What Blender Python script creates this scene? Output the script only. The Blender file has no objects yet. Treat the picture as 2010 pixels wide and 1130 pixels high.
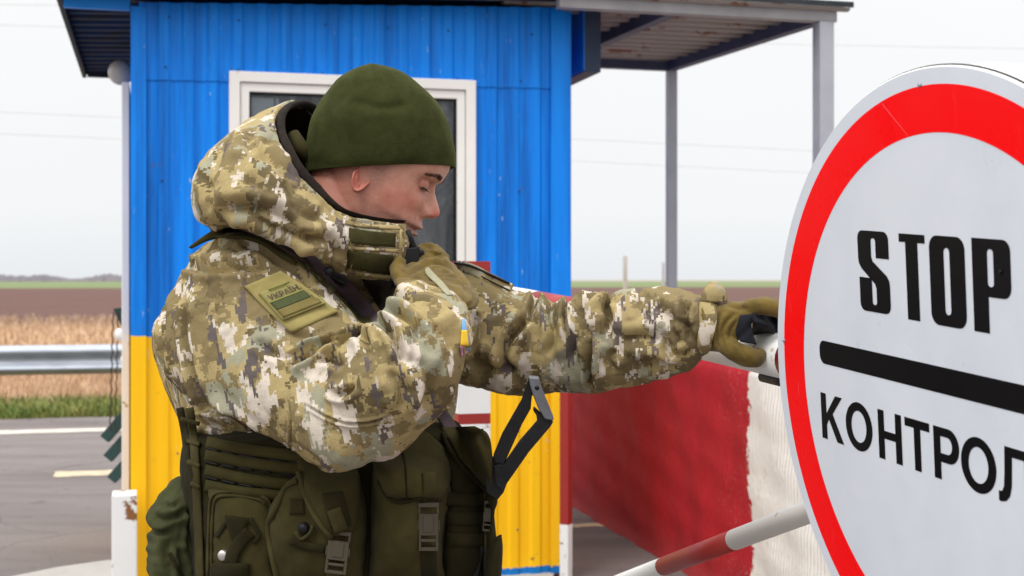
import bpy, bmesh, math, random
import numpy as np
from mathutils import Vector, Matrix
from mathutils.bvhtree import BVHTree
random.seed(5); rng = np.random.default_rng(5)
SC = bpy.context.scene; COL = SC.collection
F, H = 2650.0, 1.45                      # focal length in photo pixels, eye height
PI = math.pi
# ------------------------------------------------------------ camera
cam_d = bpy.data.cameras.new('camera'); cam = bpy.data.objects.new('camera', cam_d); COL.objects.link(cam)
cam.location = (0, 0, H); cam.rotation_euler = (PI/2, 0, 0)
cam_d.sensor_width = 36; cam_d.lens = F/2010*36; cam_d.shift_y = -17/2010
cam_d.clip_start = .05; cam_d.clip_end = 6000
cam_d.dof.use_dof = True; cam_d.dof.focus_distance = 2.12; cam_d.dof.aperture_fstop = 8.0
SC.camera = cam
# ------------------------------------------------------------ world: bright overcast
w = bpy.data.worlds.new('World'); SC.world = w; w.use_nodes = True
nt = w.node_tree; nt.nodes.clear()
N = nt.nodes.new; L = nt.links.new
sky = N('ShaderNodeTexSky'); sky.sky_type = 'NISHITA'; sky.sun_disc = False
sky.sun_elevation = math.radians(52); sky.sun_rotation = math.radians(215)
tc = N('ShaderNodeTexCoord'); sep = N('ShaderNodeSeparateXYZ'); L(tc.outputs['Generated'], sep.inputs[0])
rmp = N('ShaderNodeValToRGB'); L(sep.outputs['Z'], rmp.inputs[0])
e = rmp.color_ramp.elements
e[0].position = 0.0; e[0].color = (.84, .87, .90, 1)
e[1].position = 1.0; e[1].color = (2.9, 2.9, 2.92, 1)
q = e.new(.05); q.color = (.92, .935, .95, 1)
q = e.new(.22); q.color = (.98, .985, .99, 1)
q = e.new(.55); q.color = (1.65, 1.65, 1.67, 1)
nz = N('ShaderNodeTexNoise'); nz.inputs['Scale'].default_value = 2.2; nz.inputs['Detail'].default_value = 4
L(tc.outputs['Generated'], nz.inputs['Vector'])
mr = N('ShaderNodeMapRange'); mr.inputs['To Min'].default_value = .96; mr.inputs['To Max'].default_value = 1.04
L(nz.outputs['Fac'], mr.inputs['Value'])
mul = N('ShaderNodeMix'); mul.data_type = 'RGBA'; mul.blend_type = 'MULTIPLY'; mul.inputs[0].default_value = 1
L(rmp.outputs[0], mul.inputs[6]); L(mr.outputs[0], mul.inputs[7])
bg1 = N('ShaderNodeBackground'); bg1.inputs['Strength'].default_value = 1.09; L(mul.outputs[2], bg1.inputs[0])
bg2 = N('ShaderNodeBackground'); bg2.inputs['Strength'].default_value = .05
hs = N('ShaderNodeHueSaturation'); hs.inputs['Saturation'].default_value = .25; L(sky.outputs[0], hs.inputs['Color']); L(hs.outputs[0], bg2.inputs[0])
mx = N('ShaderNodeMixShader'); mx.inputs[0].default_value = .12; L(bg1.outputs[0], mx.inputs[1]); L(bg2.outputs[0], mx.inputs[2])
L(mx.outputs[0], N('ShaderNodeOutputWorld').inputs[0])
sd = bpy.data.lights.new('sun', 'SUN'); sd.energy = 1.5; sd.angle = math.radians(22); sd.color = (1, .97, .93)
sun = bpy.data.objects.new('sun', sd); COL.objects.link(sun); sun.location = (-3, -3, 8)
_d = Vector((.42, .55, -1.0)); sun.rotation_euler = _d.to_track_quat('-Z', 'Y').to_euler()
vs = SC.view_settings; vs.view_transform = 'Standard'; vs.look = 'None'; vs.exposure = 0.0; vs.gamma = 1; vs.use_curve_mapping = False

# ------------------------------------------------------------ helpers
def P(px, py, D): return Vector(((px-1005)/F*D, D, H+(548-py)/F*D))
def photo(V):     # world points (n,3) -> photo pixels
    return np.stack([1005+F*V[:, 0]/V[:, 1], 548-F*(V[:, 2]-H)/V[:, 1]], 1)
TH = math.radians(15); E1 = Vector((math.cos(TH), math.sin(TH), 0)); E2 = Vector((-math.sin(TH), math.cos(TH), 0))
A0 = Vector((-1.678, 6.0, 0))
def W(s, t, z=0): return A0+E1*s+E2*t+Vector((0, 0, z))
BW = 2.01; BD = 2.05

def tag(o, label=None, cat=None, group=None, kind=None):
    if label: o['label'] = label
    if cat: o['category'] = cat
    if group: o['group'] = group
    if kind: o['kind'] = kind
    return o
def thing(name, loc, label, cat, group=None):
    o = bpy.data.objects.new(name, None); COL.objects.link(o); o.location = loc; o.empty_display_size = .1
    return tag(o, label, cat, group)
def adopt(o, parent):
    if parent is None: return o
    o.parent = parent
    p = parent; M = Matrix.Identity(4)
    while p is not None:
        if p.type == 'EMPTY': M = Matrix.Translation(p.location)
        p = p.parent
    o.matrix_parent_inverse = M.inverted() if parent.type == 'EMPTY' else Matrix.Identity(4)
    return o
def mk(name, V, Fs, mat, parent=None, smooth=True, recalc=False, mats=None, midx=None):
    me = bpy.data.meshes.new(name); me.from_pydata([tuple(v) for v in V], [], Fs); 
    for m in (mats or [mat]): me.materials.append(m)
    if midx is not None: me.polygons.foreach_set('material_index', midx)
    if recalc:
        b = bmesh.new(); b.from_mesh(me); bmesh.ops.recalc_face_normals(b, faces=b.faces); b.to_mesh(me); b.free()
    if smooth: me.polygons.foreach_set('use_smooth', [True]*len(me.polygons))
    me.update()
    o = bpy.data.objects.new(name, me); COL.objects.link(o)
    return adopt(o, parent)
class MB:
    def __init__(s): s.v = []; s.f = []
    def add(s, V, Fs):
        n = len(s.v); s.v += [Vector(v) for v in V]; s.f += [[i+n for i in f] for f in Fs]; return s
    def hexa(s, c8):   # bottom 4, top 4
        return s.add(c8, [(3, 2, 1, 0), (4, 5, 6, 7), (0, 1, 5, 4), (1, 2, 6, 5), (2, 3, 7, 6), (3, 0, 4, 7)])
    def box(s, o, a, b, c):  # corner o plus three edge vectors
        o, a, b, c = map(Vector, (o, a, b, c))
        return s.hexa([o, o+a, o+a+b, o+b, o+c, o+a+c, o+a+b+c, o+b+c])
    def tube(s, pts, r, n=12, caps=True):
        V, Fs = sweep(pts, r, n, caps); return s.add(V, Fs)
    def build(s, name, mat, parent=None, smooth=False, bevel=0):
        o = mk(name, s.v, s.f, mat, parent, smooth, recalc=True)
        if bevel:
            m = o.modifiers.new('b', 'BEVEL'); m.width = bevel; m.segments = 2; m.limit_method = 'ANGLE'
        return o
def cr(pts, sub):       # Catmull-Rom through rows of numbers
    p = np.array(pts, float); n = len(p)
    if n < 3:
        t = np.linspace(0, 1, sub*(n-1)+1)[:, None]; return p[0]*(1-t)+p[-1]*t
    q = np.vstack([2*p[0]-p[1], p, 2*p[-1]-p[-2]]); out = []
    for i in range(n-1):
        a, b, c, d = q[i:i+4]
        for k in range(sub):
            t = k/sub
            out.append(.5*((2*b)+(-a+c)*t+(2*a-5*b+4*c-d)*t*t+(-a+3*b-3*c+d)*t**3))
    out.append(p[-1]); return np.array(out)
def sweep(pts, r, n=12, caps=True, flat=1.0, upv=None):
    pts = [Vector(p) for p in pts]; m = len(pts); rs = r if hasattr(r, '__len__') else [r]*m
    V = []; up = Vector(upv) if upv else None
    prev = None
    for i, p in enumerate(pts):
        t = (pts[min(i+1, m-1)]-pts[max(i-1, 0)]).normalized()
        if prev is None:
            a = up or (Vector((0, 0, 1)) if abs(t.z) < .9 else Vector((1, 0, 0)))
            u = (a-t*a.dot(t)).normalized()
        else: u = (prev-t*prev.dot(t)).normalized()
        prev = u; v = t.cross(u)
        for k in range(n):
            a = 2*PI*k/n; V.append(p+u*math.cos(a)*rs[i]*flat+v*math.sin(a)*rs[i])
    Fs = [[i*n+k, i*n+(k+1) % n, (i+1)*n+(k+1) % n, (i+1)*n+k] for i in range(m-1) for k in range(n)]
    if caps: Fs += [list(range(n))[::-1], [(m-1)*n+k for k in range(n)]]
    return V, Fs
def loft(st, sub=6, n=32, cap=(.6, .6), exp=2.0):
    """st: rows (x1,y1,x2,y2,D,rd): two silhouette points in photo pixels at distance D, half thickness rd"""
    R = cr(st, sub); C = []; Av = []; rd = R[:, 5]
    for x1, y1, x2, y2, D, r in R:
        p, q = P(x1, y1, D), P(x2, y2, D); C.append((p+q)/2); Av.append((q-p)/2)
    rings = []
    def ring(c, a, r):
        b = Vector((0, 1, 0))*r; o = []
        for k in range(n):
            t = 2*PI*k/n; ct, sn = math.cos(t), math.sin(t)
            ct = math.copysign(abs(ct)**(2/exp), ct); sn = math.copysign(abs(sn)**(2/exp), sn)
            o.append(c+a*ct+b*sn)
        return o
    def dome(i, dirn, k):
        t = (C[i]-C[i+(1 if dirn < 0 else -1)]).normalized(); L_ = min(Av[i].length, rd[i])*k; o = []
        for f in (.35, .65, .87, .98):
            o.append(ring(C[i]+t*L_*f, Av[i]*math.sqrt(1-f*f), rd[i]*math.sqrt(1-f*f)))
        return o
    if cap[0]: rings += dome(0, -1, cap[0])[::-1]
    rings += [ring(c, a, r) for c, a, r in zip(C, Av, rd)]
    if cap[1]: rings += dome(len(C)-1, 1, cap[1])
    V = [v for r in rings for v in r]; m = len(rings)
    Fs = [[i*n+k, i*n+(k+1) % n, (i+1)*n+(k+1) % n, (i+1)*n+k] for i in range(m-1) for k in range(n)]
    Fs += [list(range(n))[::-1], [(m-1)*n+k for k in range(n)]]
    return V, Fs
def fuse(name, parts, vox, smooth=6, fac=.5):
    mb = MB()
    for V, Fs in parts:
        me = bpy.data.meshes.new('t'); me.from_pydata([tuple(v) for v in V], [], Fs)
        b = bmesh.new(); b.from_mesh(me); bmesh.ops.recalc_face_normals(b, faces=b.faces); b.to_mesh(me); b.free()
        mb.add([v.co.copy() for v in me.vertices], [list(p.vertices) for p in me.polygons]); bpy.data.meshes.remove(me)
    me = bpy.data.meshes.new(name); me.from_pydata([tuple(v) for v in mb.v], [], mb.f)
    o = bpy.data.objects.new(name, me); COL.objects.link(o)
    m = o.modifiers.new('r', 'REMESH'); m.mode = 'VOXEL'; m.voxel_size = vox; m.use_smooth_shade = True
    if smooth: s = o.modifiers.new('s', 'SMOOTH'); s.iterations = smooth; s.factor = fac
    dg = bpy.context.evaluated_depsgraph_get(); ev = o.evaluated_get(dg)
    me2 = bpy.data.meshes.new_from_object(ev); o.modifiers.clear(); o.data = me2; me2.name = name
    bpy.data.meshes.remove(me)
    me2.polygons.foreach_set('use_smooth', [True]*len(me2.polygons))
    return o
def getv(o):
    me = o.data; V = np.empty(len(me.vertices)*3); me.vertices.foreach_get('co', V); return V.reshape(-1, 3)
def getn(o):
    me = o.data; V = np.empty(len(me.vertices)*3); me.vertex_normals.foreach_get('vector', V); return V.reshape(-1, 3)
def setv(o, V): o.data.vertices.foreach_set('co', V.ravel()); o.data.update()
def attr(o, name, arr, kind='FLOAT_VECTOR'):
    a = o.data.attributes.new(name, kind, 'POINT'); a.data.foreach_set('vector' if kind == 'FLOAT_VECTOR' else 'value', np.asarray(arr, float).ravel())
def noise3(V, sc, seed=0, octs=2):
    r = np.random.default_rng(seed); out = np.zeros(len(V)); amp = 1; tot = 0
    sc = np.array(sc, float)*np.ones(3)
    W_ = V+.35/sc*np.stack([np.sin(V@(r.normal(size=3)*sc)*1.3+r.uniform(0, 6)) for _ in range(3)], 1)
    for o_ in range(octs):
        for k in range(7):
            d = r.normal(size=3); d /= np.linalg.norm(d)
            out += amp*np.sin((W_*sc*(2**o_))@d*2*PI*r.uniform(.6, 1.4)+r.uniform(0, 6.28))
        tot += amp*2.6; amp *= .5
    return out/tot
def polydist(Q, poly):
    d = np.full(len(Q), 1e9); sgn = np.zeros(len(Q)); t_ = np.zeros(len(Q)); pl = cr(poly, 5); n = len(pl)-1
    for i in range(n):
        a, b = pl[i], pl[i+1]; ab = b-a; l2 = ab@ab+1e-9
        t = np.clip(((Q-a)@ab)/l2, 0, 1); v = Q-(a+t[:, None]*ab); dd = np.hypot(v[:, 0], v[:, 1])
        c = ab[0]*v[:, 1]-ab[1]*v[:, 0]; m = dd < d
        d[m] = dd[m]; sgn[m] = np.sign(c[m]); t_[m] = (i+t[m])/n
    return d, sgn, t_
def folds(o, lst, amp_noise=(), facing=True, K=1.0, ridged=()):
    V = getv(o); Nn = getn(o); Q = photo(V); disp = np.zeros(len(V))
    view = -V+np.array([0, 0, H]); view /= np.linalg.norm(view, axis=1)[:, None]
    fc = np.clip((np.sum(view*Nn, 1)+.15)*2.5, 0, 1) if facing else 1
    for poly, wd, dp in lst:
        poly = np.array(poly, float); lo = poly.min(0)-wd*4; hi = poly.max(0)+wd*4
        m = np.all((Q > lo) & (Q < hi), 1)
        if not m.any(): continue
        d, s, t = polydist(Q[m], poly)
        end = np.clip(np.minimum(t, 1-t)*6, 0.0, 1)
        prof = -np.exp(-(d/(wd*.8))**1.5)+.6*np.exp(-((d-wd*1.9)/(wd*1.1))**2)
        disp[m] += dp*.001*K*prof*end*(fc[m] if facing else 1)
    for sc, am, seed in amp_noise: 
        n_ = noise3(V, sc, seed); disp += am*.001*np.sign(n_)*np.abs(n_)**.8
    for sc, am, seed in ridged:
        n_ = noise3(V, sc, seed, 1); disp += am*.001*(.35-np.minimum(np.abs(n_)*1.6, 1)**.7)*(-1)
    setv(o, V+Nn*disp[:, None]); return o
def bvh(*objs):
    V = []; Fs = []
    for o in objs:
        n = len(V); V += [v.co.copy() for v in o.data.vertices]; Fs += [[i+n for i in p.vertices] for p in o.data.polygons]
    return BVHTree.FromPolygons(V, Fs)
EYE = Vector((0, 0, H))
def cast(b, px, py, dflt=2.1):
    d = P(px, py, 1.0)-EYE; h = b.ray_cast(EYE, d.normalized())
    return (h[0], h[1]) if h[0] is not None else (P(px, py, dflt), Vector((0, -1, 0)))
def patch(name, ea, eb, target, mat, parent, thick=.004, puff=0.0, nu=14, nv=14, lift=.001, sub=5, noise=0, smooth_d=2, flatn=.75, dflt=2.1, rounde=True):
    """sheet between two photo polylines, laid on target (a BVH), pushed out by thick (+ puff in the middle): closed solid"""
    A = cr(ea, sub); B = cr(eb, sub)
    A = np.array([np.interp(np.linspace(0, 1, nu+1), np.linspace(0, 1, len(A)), A[:, k]) for k in (0, 1)]).T
    B = np.array([np.interp(np.linspace(0, 1, nu+1), np.linspace(0, 1, len(B)), B[:, k]) for k in (0, 1)]).T
    G = np.zeros((nu+1, nv+1, 2)); D = np.zeros((nu+1, nv+1))
    for j in range(nv+1):
        t = j/nv; G[:, j] = A*(1-t)+B*t
    for i in range(nu+1):
        for j in range(nv+1):
            D[i, j] = cast(target, *G[i, j], dflt)[0].y
    md = np.median(D); D = np.clip(D, md-.12, md+.12)
    for _ in range(smooth_d):
        E_ = np.pad(D, 1, mode='edge'); D = (E_[:-2, 1:-1]+E_[2:, 1:-1]+E_[1:-1, :-2]+E_[1:-1, 2:]+2*D)/6
    V = []; 
    def fall(t): return (1-abs(2*t-1)**4)**.5 if rounde else 1.0
    top = []; bot = []
    for i in range(nu+1):
        for j in range(nv+1):
            u, v = i/nu, j/nv; k = max(0, fall(u)*fall(v)); c = (math.sin(PI*u)*math.sin(PI*v))**.6 if puff else 0
            nn = noise*math.sin(G[i, j, 0]*.09+G[i, j, 1]*.05)*math.sin(G[i, j, 1]*.08+2) if noise else 0
            out = lift+thick*(.35+.65*k)+(puff+nn)*c
            top.append(P(G[i, j, 0], G[i, j, 1], D[i, j]-out)); bot.append(P(G[i, j, 0], G[i, j, 1], D[i, j]+.004))
    V = top+bot; n = nv+1; m = (nu+1)*n; Fs = []
    for i in range(nu):
        for j in range(nv):
            q = [i*n+j, (i+1)*n+j, (i+1)*n+j+1, i*n+j+1]; Fs.append(q); Fs.append([x+m for x in q[::-1]])
    ring = [i*n for i in range(nu+1)]+[nu*n+j for j in range(1, n)]+[i*n+nv for i in range(nu-1, -1, -1)]+[j for j in range(nv-1, 0, -1)]
    for a, b in zip(ring, ring[1:]+ring[:1]): Fs.append([a, a+m, b+m, b])
    o = mk(name, V, Fs, mat, parent, True, recalc=True)
    return o
def strap(name, line, wd, target, mat, parent, thick=.002, lift=.0015, n=24, sm=2, dflt=2.1, taper=None):
    c = cr(line, 6); c = np.array([np.interp(np.linspace(0, 1, n+1), np.linspace(0, 1, len(c)), c[:, k]) for k in (0, 1)]).T
    t = np.gradient(c, axis=0); t /= np.linalg.norm(t, axis=1)[:, None]+1e-9; nn = np.stack([-t[:, 1], t[:, 0]], 1)
    wv = (np.array(taper)[:, None] if taper is not None else wd)
    return patch(name, c-nn*wd/2, c+nn*wd/2, target, mat, parent, thick, 0, n, 4, lift, 1, 0, sm, dflt=dflt)
def cord(name, line, r, target, mat, parent, lift=0.0, n=30, dflt=2.1):
    c = cr(line, 6); c = np.array([np.interp(np.linspace(0, 1, n+1), np.linspace(0, 1, len(c)), c[:, k]) for k in (0, 1)]).T
    D = np.array([cast(target, *p, dflt)[0].y for p in c]); D = np.clip(D, np.median(D)-.1, np.median(D)+.1)
    D = np.convolve(np.pad(D, 1, mode='edge'), [.25, .5, .25], 'valid')
    V, Fs = sweep([P(p[0], p[1], d-lift) for p, d in zip(c, D)], r, 6)
    return mk(name, V, Fs, mat, parent, True)

# ------------------------------------------------------------ materials
def mat(name, col=(.5, .5, .5), rough=.6, metal=0, spec=.5):
    m = bpy.data.materials.new(name); m.use_nodes = True; b = m.node_tree.nodes['Principled BSDF']
    b.inputs['Base Color'].default_value = (*col, 1); b.inputs['Roughness'].default_value = rough; b.inputs['Metallic'].default_value = metal
    b.inputs['Specular IOR Level'].default_value = spec
    return m
class NT:
    def __init__(s, m): s.t = m.node_tree; s.b = s.t.nodes['Principled BSDF']
    def n(s, k, **kw):
        x = s.t.nodes.new('ShaderNode'+k)
        for a, v in kw.items(): setattr(x, a, v)
        return x
    def l(s, a, b): s.t.links.new(a, b)
    def coord(s, kind='Object'): return s.n('TexCoord').outputs[kind]
    def pos(s): return s.n('NewGeometry').outputs['Position']
    def mapv(s, v, sc=(1, 1, 1), rot=(0, 0, 0), loc=(0, 0, 0)):
        m = s.n('Mapping'); m.inputs['Scale'].default_value = sc; m.inputs['Rotation'].default_value = rot; m.inputs['Location'].default_value = loc
        s.l(v, m.inputs[0]); return m.outputs[0]
    def noise(s, v, sc, det=4, rough=.55, dist=0):
        x = s.n('TexNoise'); x.inputs['Scale'].default_value = sc; x.inputs['Detail'].default_value = det; x.inputs['Roughness'].default_value = rough
        x.inputs['Distortion'].default_value = dist; s.l(v, x.inputs['Vector']); return x.outputs['Fac']
    def ramp(s, v, stops, const=False):
        r = s.n('ValToRGB'); el = r.color_ramp.elements
        if const: r.color_ramp.interpolation = 'CONSTANT'
        el[0].position = stops[0][0]; el[1].position = stops[-1][0]
        def c4(c): return (c, c, c, 1) if isinstance(c, (int, float)) else (*c, 1)
        el[0].color = c4(stops[0][1]); el[1].color = c4(stops[-1][1])
        for p, c in stops[1:-1]: q = el.new(p); q.color = c4(c)
        s.l(v, r.inputs[0]); return r.outputs[0]
    def mix(s, f, a, b, mode='MIX'):
        m = s.n('Mix', data_type='RGBA', blend_type=mode)
        if isinstance(f, (int, float)): m.inputs[0].default_value = f
        else: s.l(f, m.inputs[0])
        for i, x in ((6, a), (7, b)):
            if isinstance(x, tuple): m.inputs[i].default_value = (*x, 1)
            else: s.l(x, m.inputs[i])
        return m.outputs[2]
    def math(s, op, a, b=0, c=None):
        m = s.n('Math', operation=op)
        for i, x in enumerate((a, b) if c is None else (a, b, c)):
            if isinstance(x, (int, float)): m.inputs[i].default_value = x
            else: s.l(x, m.inputs[i])
        return m.outputs[0]
    def bump(s, h, st=.3, dist=.01, prev=None):
        b = s.n('Bump'); b.inputs['Strength'].default_value = st; b.inputs['Distance'].default_value = dist; s.l(h, b.inputs['Height'])
        if prev is not None: s.l(prev, b.inputs['Normal'])
        s.l(b.outputs[0], s.b.inputs['Normal']); return b.outputs[0]
    def base(s, c): s.l(c, s.b.inputs['Base Color'])
    def rough(s, c): s.l(c, s.b.inputs['Roughness'])
    def z(s): x = s.n('SeparateXYZ'); s.l(s.pos(), x.inputs[0]); return x.outputs
def varied(name, c1, c2, sc=8, rough=.7, bump=.2, bd=.004, det=6, metal=0, bsc=None, spec=.4, stretch=(1, 1, 1)):
    m = mat(name, c1, rough, metal, spec); t = NT(m); v = t.mapv(t.pos(), stretch)
    n_ = t.noise(v, sc, det, .6); t.base(t.mix(t.ramp(n_, [(.3, 0.), (.7, 1.)]), c1, c2))
    if bump: t.bump(t.noise(v, bsc or sc*6, 4), bump, bd)
    return m
def rusty(name, col, rust=(.13, .045, .015), amount=.62, rough=.5, sc=9, white=None, spec=.4):
    m = mat(name, col, rough, 0, spec); t = NT(m); p = t.pos()
    a = t.noise(p, sc, 8, .65); k = t.ramp(a, [(amount, 0.), (amount+.03, 1.)])
    c = t.mix(t.ramp(t.noise(p, 3, 3), [(.3, 0.), (.7, .25)]), col, tuple(x*.7 for x in col))
    t.base(t.mix(k, c, rust)); t.bump(a, .25, .004); return m
def camo_mat(name='camouflage_cloth', attrn='cuv', bright=1.0, cell=.0050):
    m = mat(name, rough=.9, spec=.08); t = NT(m)
    a0 = t.n('Attribute', attribute_name=attrn).outputs['Vector']; a = t.mapv(a0, (1.38, 1.38, 1.38))
    sn = t.n('VectorMath', operation='SNAP'); t.l(a, sn.inputs[0]); sn.inputs[1].default_value = (cell,)*3; v = sn.outputs[0]
    olive, dolive, tan, grn, light, dark = [tuple(x*bright for x in c) for c in
        ((.205, .158, .074), (.120, .092, .045), (.37, .29, .135), (.30, .295, .21), (.60, .535, .455), (.100, .084, .088))]
    def lay(off, sc, st, det=3, rg=.55): return t.noise(t.mapv(v, st, loc=off), sc, det, rg)
    c = t.mix(t.ramp(lay((3, 1, 7), 9, (1, 1, 1), 4, .6), [(.50, 0.), (.501, 1.)]), olive, tan)
    c = t.mix(t.ramp(lay((9, 4, 2), 13, (1, 1, .8), 4, .62), [(.565, 0.), (.566, 1.)]), c, dolive)
    c = t.mix(t.ramp(lay((1, 8, 5), 10, (1, 1, .8), 4, .6), [(.575, 0.), (.576, 1.)]), c, grn)
    c = t.mix(t.ramp(lay((6, 2, 11), 15, (1.45, 1, .62), 5, .66), [(.562, 0.), (.563, 1.)]), c, light)
    c = t.mix(t.ramp(lay((2, 12, 3), 17, (1.5, 1, .45), 4, .62), [(.61, 0.), (.611, 1.)]), c, dark)
    w_ = t.noise(a, 3, 3); c = t.mix(t.ramp(w_, [(.3, 0.), (.75, .25)]), c, (.32, .245, .14)); c = t.mix(t.ramp(t.noise(a, 420, 3, .7), [(.35, .22), (.6, 0.)]), c, (.08, .065, .03))
    t.base(c)
    b1 = t.bump(t.noise(a, 55, 4, .6), .35, .004); t.bump(t.noise(a, 900, 2), .15, .0006, b1)
    t.b.inputs['Sheen Weight'].default_value = .0
    return m
def cloth(name, c, c2=None, sc=30, rib=None, bump=.3, rough=.9, sheen=.1):
    m = mat(name, c, rough, 0, .08); t = NT(m); p = t.pos(); c2 = c2 or tuple(x*.65 for x in c)
    t.base(t.mix(t.ramp(t.noise(p, sc, 5, .6), [(.3, 0.), (.7, 1.)]), c, c2))
    b1 = t.bump(t.noise(p, 60, 4), bump, .003)
    t.bump(t.noise(t.mapv(p, rib or (1, 1, 1)), 700, 2), bump, .001, b1)
    t.b.inputs['Sheen Weight'].default_value = sheen*.2
    return m
M = {}
M['camo'] = camo_mat()
M['olive'] = cloth('olive_webbing', (.060, .050, .017), (.030, .026, .009), 12)
M['olive_dark'] = cloth('dark_olive_nylon', (.026, .022, .008), (.015, .013, .005), 14)
M['olive_strap'] = cloth('olive_strap', (.066, .055, .020), (.038, .033, .012), 20, rib=(1, 1, 3))
M['olive_green'] = cloth('green_olive_nylon', (.075, .078, .034), (.038, .042, .018), 10)
M['tanv'] = cloth('tan_velcro', (.33, .27, .10), (.25, .21, .08), 40)
M['flag_tan'] = cloth('patch_tan', (.30, .27, .10), (.24, .21, .08), 60)
M['flag_green'] = cloth('patch_green', (.075, .09, .04), (.06, .07, .03), 60)
M['flag_olive'] = cloth('patch_olive', (.19, .15, .055), (.15, .12, .04), 60)
M['print'] = mat('brown_thread', (.05, .03, .02), .8)
M['velcro'] = cloth('dark_velcro', (.042, .037, .012), (.026, .024, .008), 80)
M['sling'] = cloth('purple_brown_sling', (.10, .068, .075), (.072, .05, .056), 30)
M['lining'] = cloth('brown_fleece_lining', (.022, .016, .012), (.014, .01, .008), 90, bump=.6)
M['black'] = mat('black_plastic', (.008, .008, .009), .5, 0, .25)
M['gunmetal'] = varied('worn_gun_steel', (.006, .006, .007), (.014, .014, .016), 40, .45, .1, .001, metal=0, spec=.22)
M['butt'] = varied('grey_worn_buttplate', (.10, .105, .115), (.16, .165, .18), 60, .38, .15, .001, metal=.4)
M['buckle'] = mat('olive_buckle', (.065, .055, .035), .5, 0, .3)
M['snap'] = mat('nickel_snap', (.6, .58, .55), .3, .8)
M['glovepad'] = cloth('black_glove_pad', (.022, .023, .028), (.014, .015, .02), 60, bump=.25)
# knitted wool cap
m = mat('green_wool_knit', (.05, .06, .02), .95, 0, .06); t = NT(m); p = t.pos()
wv = t.n('TexWave', wave_type='BANDS', bands_direction='Z'); wv.inputs['Scale'].default_value = 95; wv.inputs['Distortion'].default_value = 3.5; wv.inputs['Detail'].default_value = 2; t.l(p, wv.inputs[0])
t.base(t.mix(t.ramp(t.noise(p, 26, 8, .75), [(.3, 0.), (.7, 1.)]), (.022, .026, .008), (.046, .050, .016)))
b1 = t.bump(t.noise(p, 35, 4), .35, .004); b2 = t.bump(wv.outputs['Fac'], .10, .0012, b1); t.bump(t.noise(t.mapv(p, (1, 1, .4)), 900, 2), .4, .001, b2)
t.b.inputs['Sheen Weight'].default_value = .22; t.b.inputs['Sheen Roughness'].default_value = .35; t.b.inputs['Sheen Tint'].default_value = (.32, .36, .10, 1); M['wool'] = m
# knitted glove
m = mat('mustard_olive_knit', (.2, .14, .03), .9, 0, .06); t = NT(m); p = t.pos()
t.base(t.mix(t.ramp(t.noise(p, 30, 5, .6), [(.3, 0.), (.7, 1.)]), (.170, .115, .030), (.088, .060, .016)))
b1 = t.bump(t.noise(p, 70, 3), .3, .003); t.bump(t.noise(t.mapv(p, (1, 1, 1)), 800, 2), .4, .001, b1); t.b.inputs['Sheen Weight'].default_value = .15; M['glove'] = m
# skin
m = mat('skin', (.55, .3, .22), .48, 0, .4); t = NT(m); p = t.pos()
at = t.n('Attribute', attribute_name='mask').outputs; ms = t.n('SeparateXYZ'); t.l(at['Vector'], ms.inputs[0])
c = t.mix(t.ramp(t.noise(p, 38, 6, .7), [(.3, 0.), (.7, 1.)]), (.54, .295, .215), (.39, .175, .122))
c = t.mix(ms.outputs['X'], c, (.48, .11, .08)); c = t.mix(ms.outputs['Y'], c, (.36, .10, .085))
sp = t.noise(p, 850, 2); st_ = t.math('MULTIPLY', ms.outputs['Z'], t.ramp(sp, [(.42, .15), (.6, 1.)])); c = t.mix(st_, c, (.16, .10, .08))
t.base(c); b0 = t.bump(t.noise(p, 70, 4), .4, .002); b1 = t.bump(t.noise(p, 300, 4), .4, .001, b0); t.bump(sp, .2, .0004, b1)
t.b.inputs['Subsurface Weight'].default_value = .06; t.b.inputs['Subsurface Radius'].default_value = (.012, .004, .002); t.b.inputs['Subsurface Scale'].default_value = .6
M['skin'] = m
M['hair'] = mat('dark_brown_hair', (.055, .032, .02), .7, 0, .2)
M['eyew'] = mat('eyeball', (.30, .25, .23), .3)
M['iris'] = mat('iris', (.03, .02, .015), .15)
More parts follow.
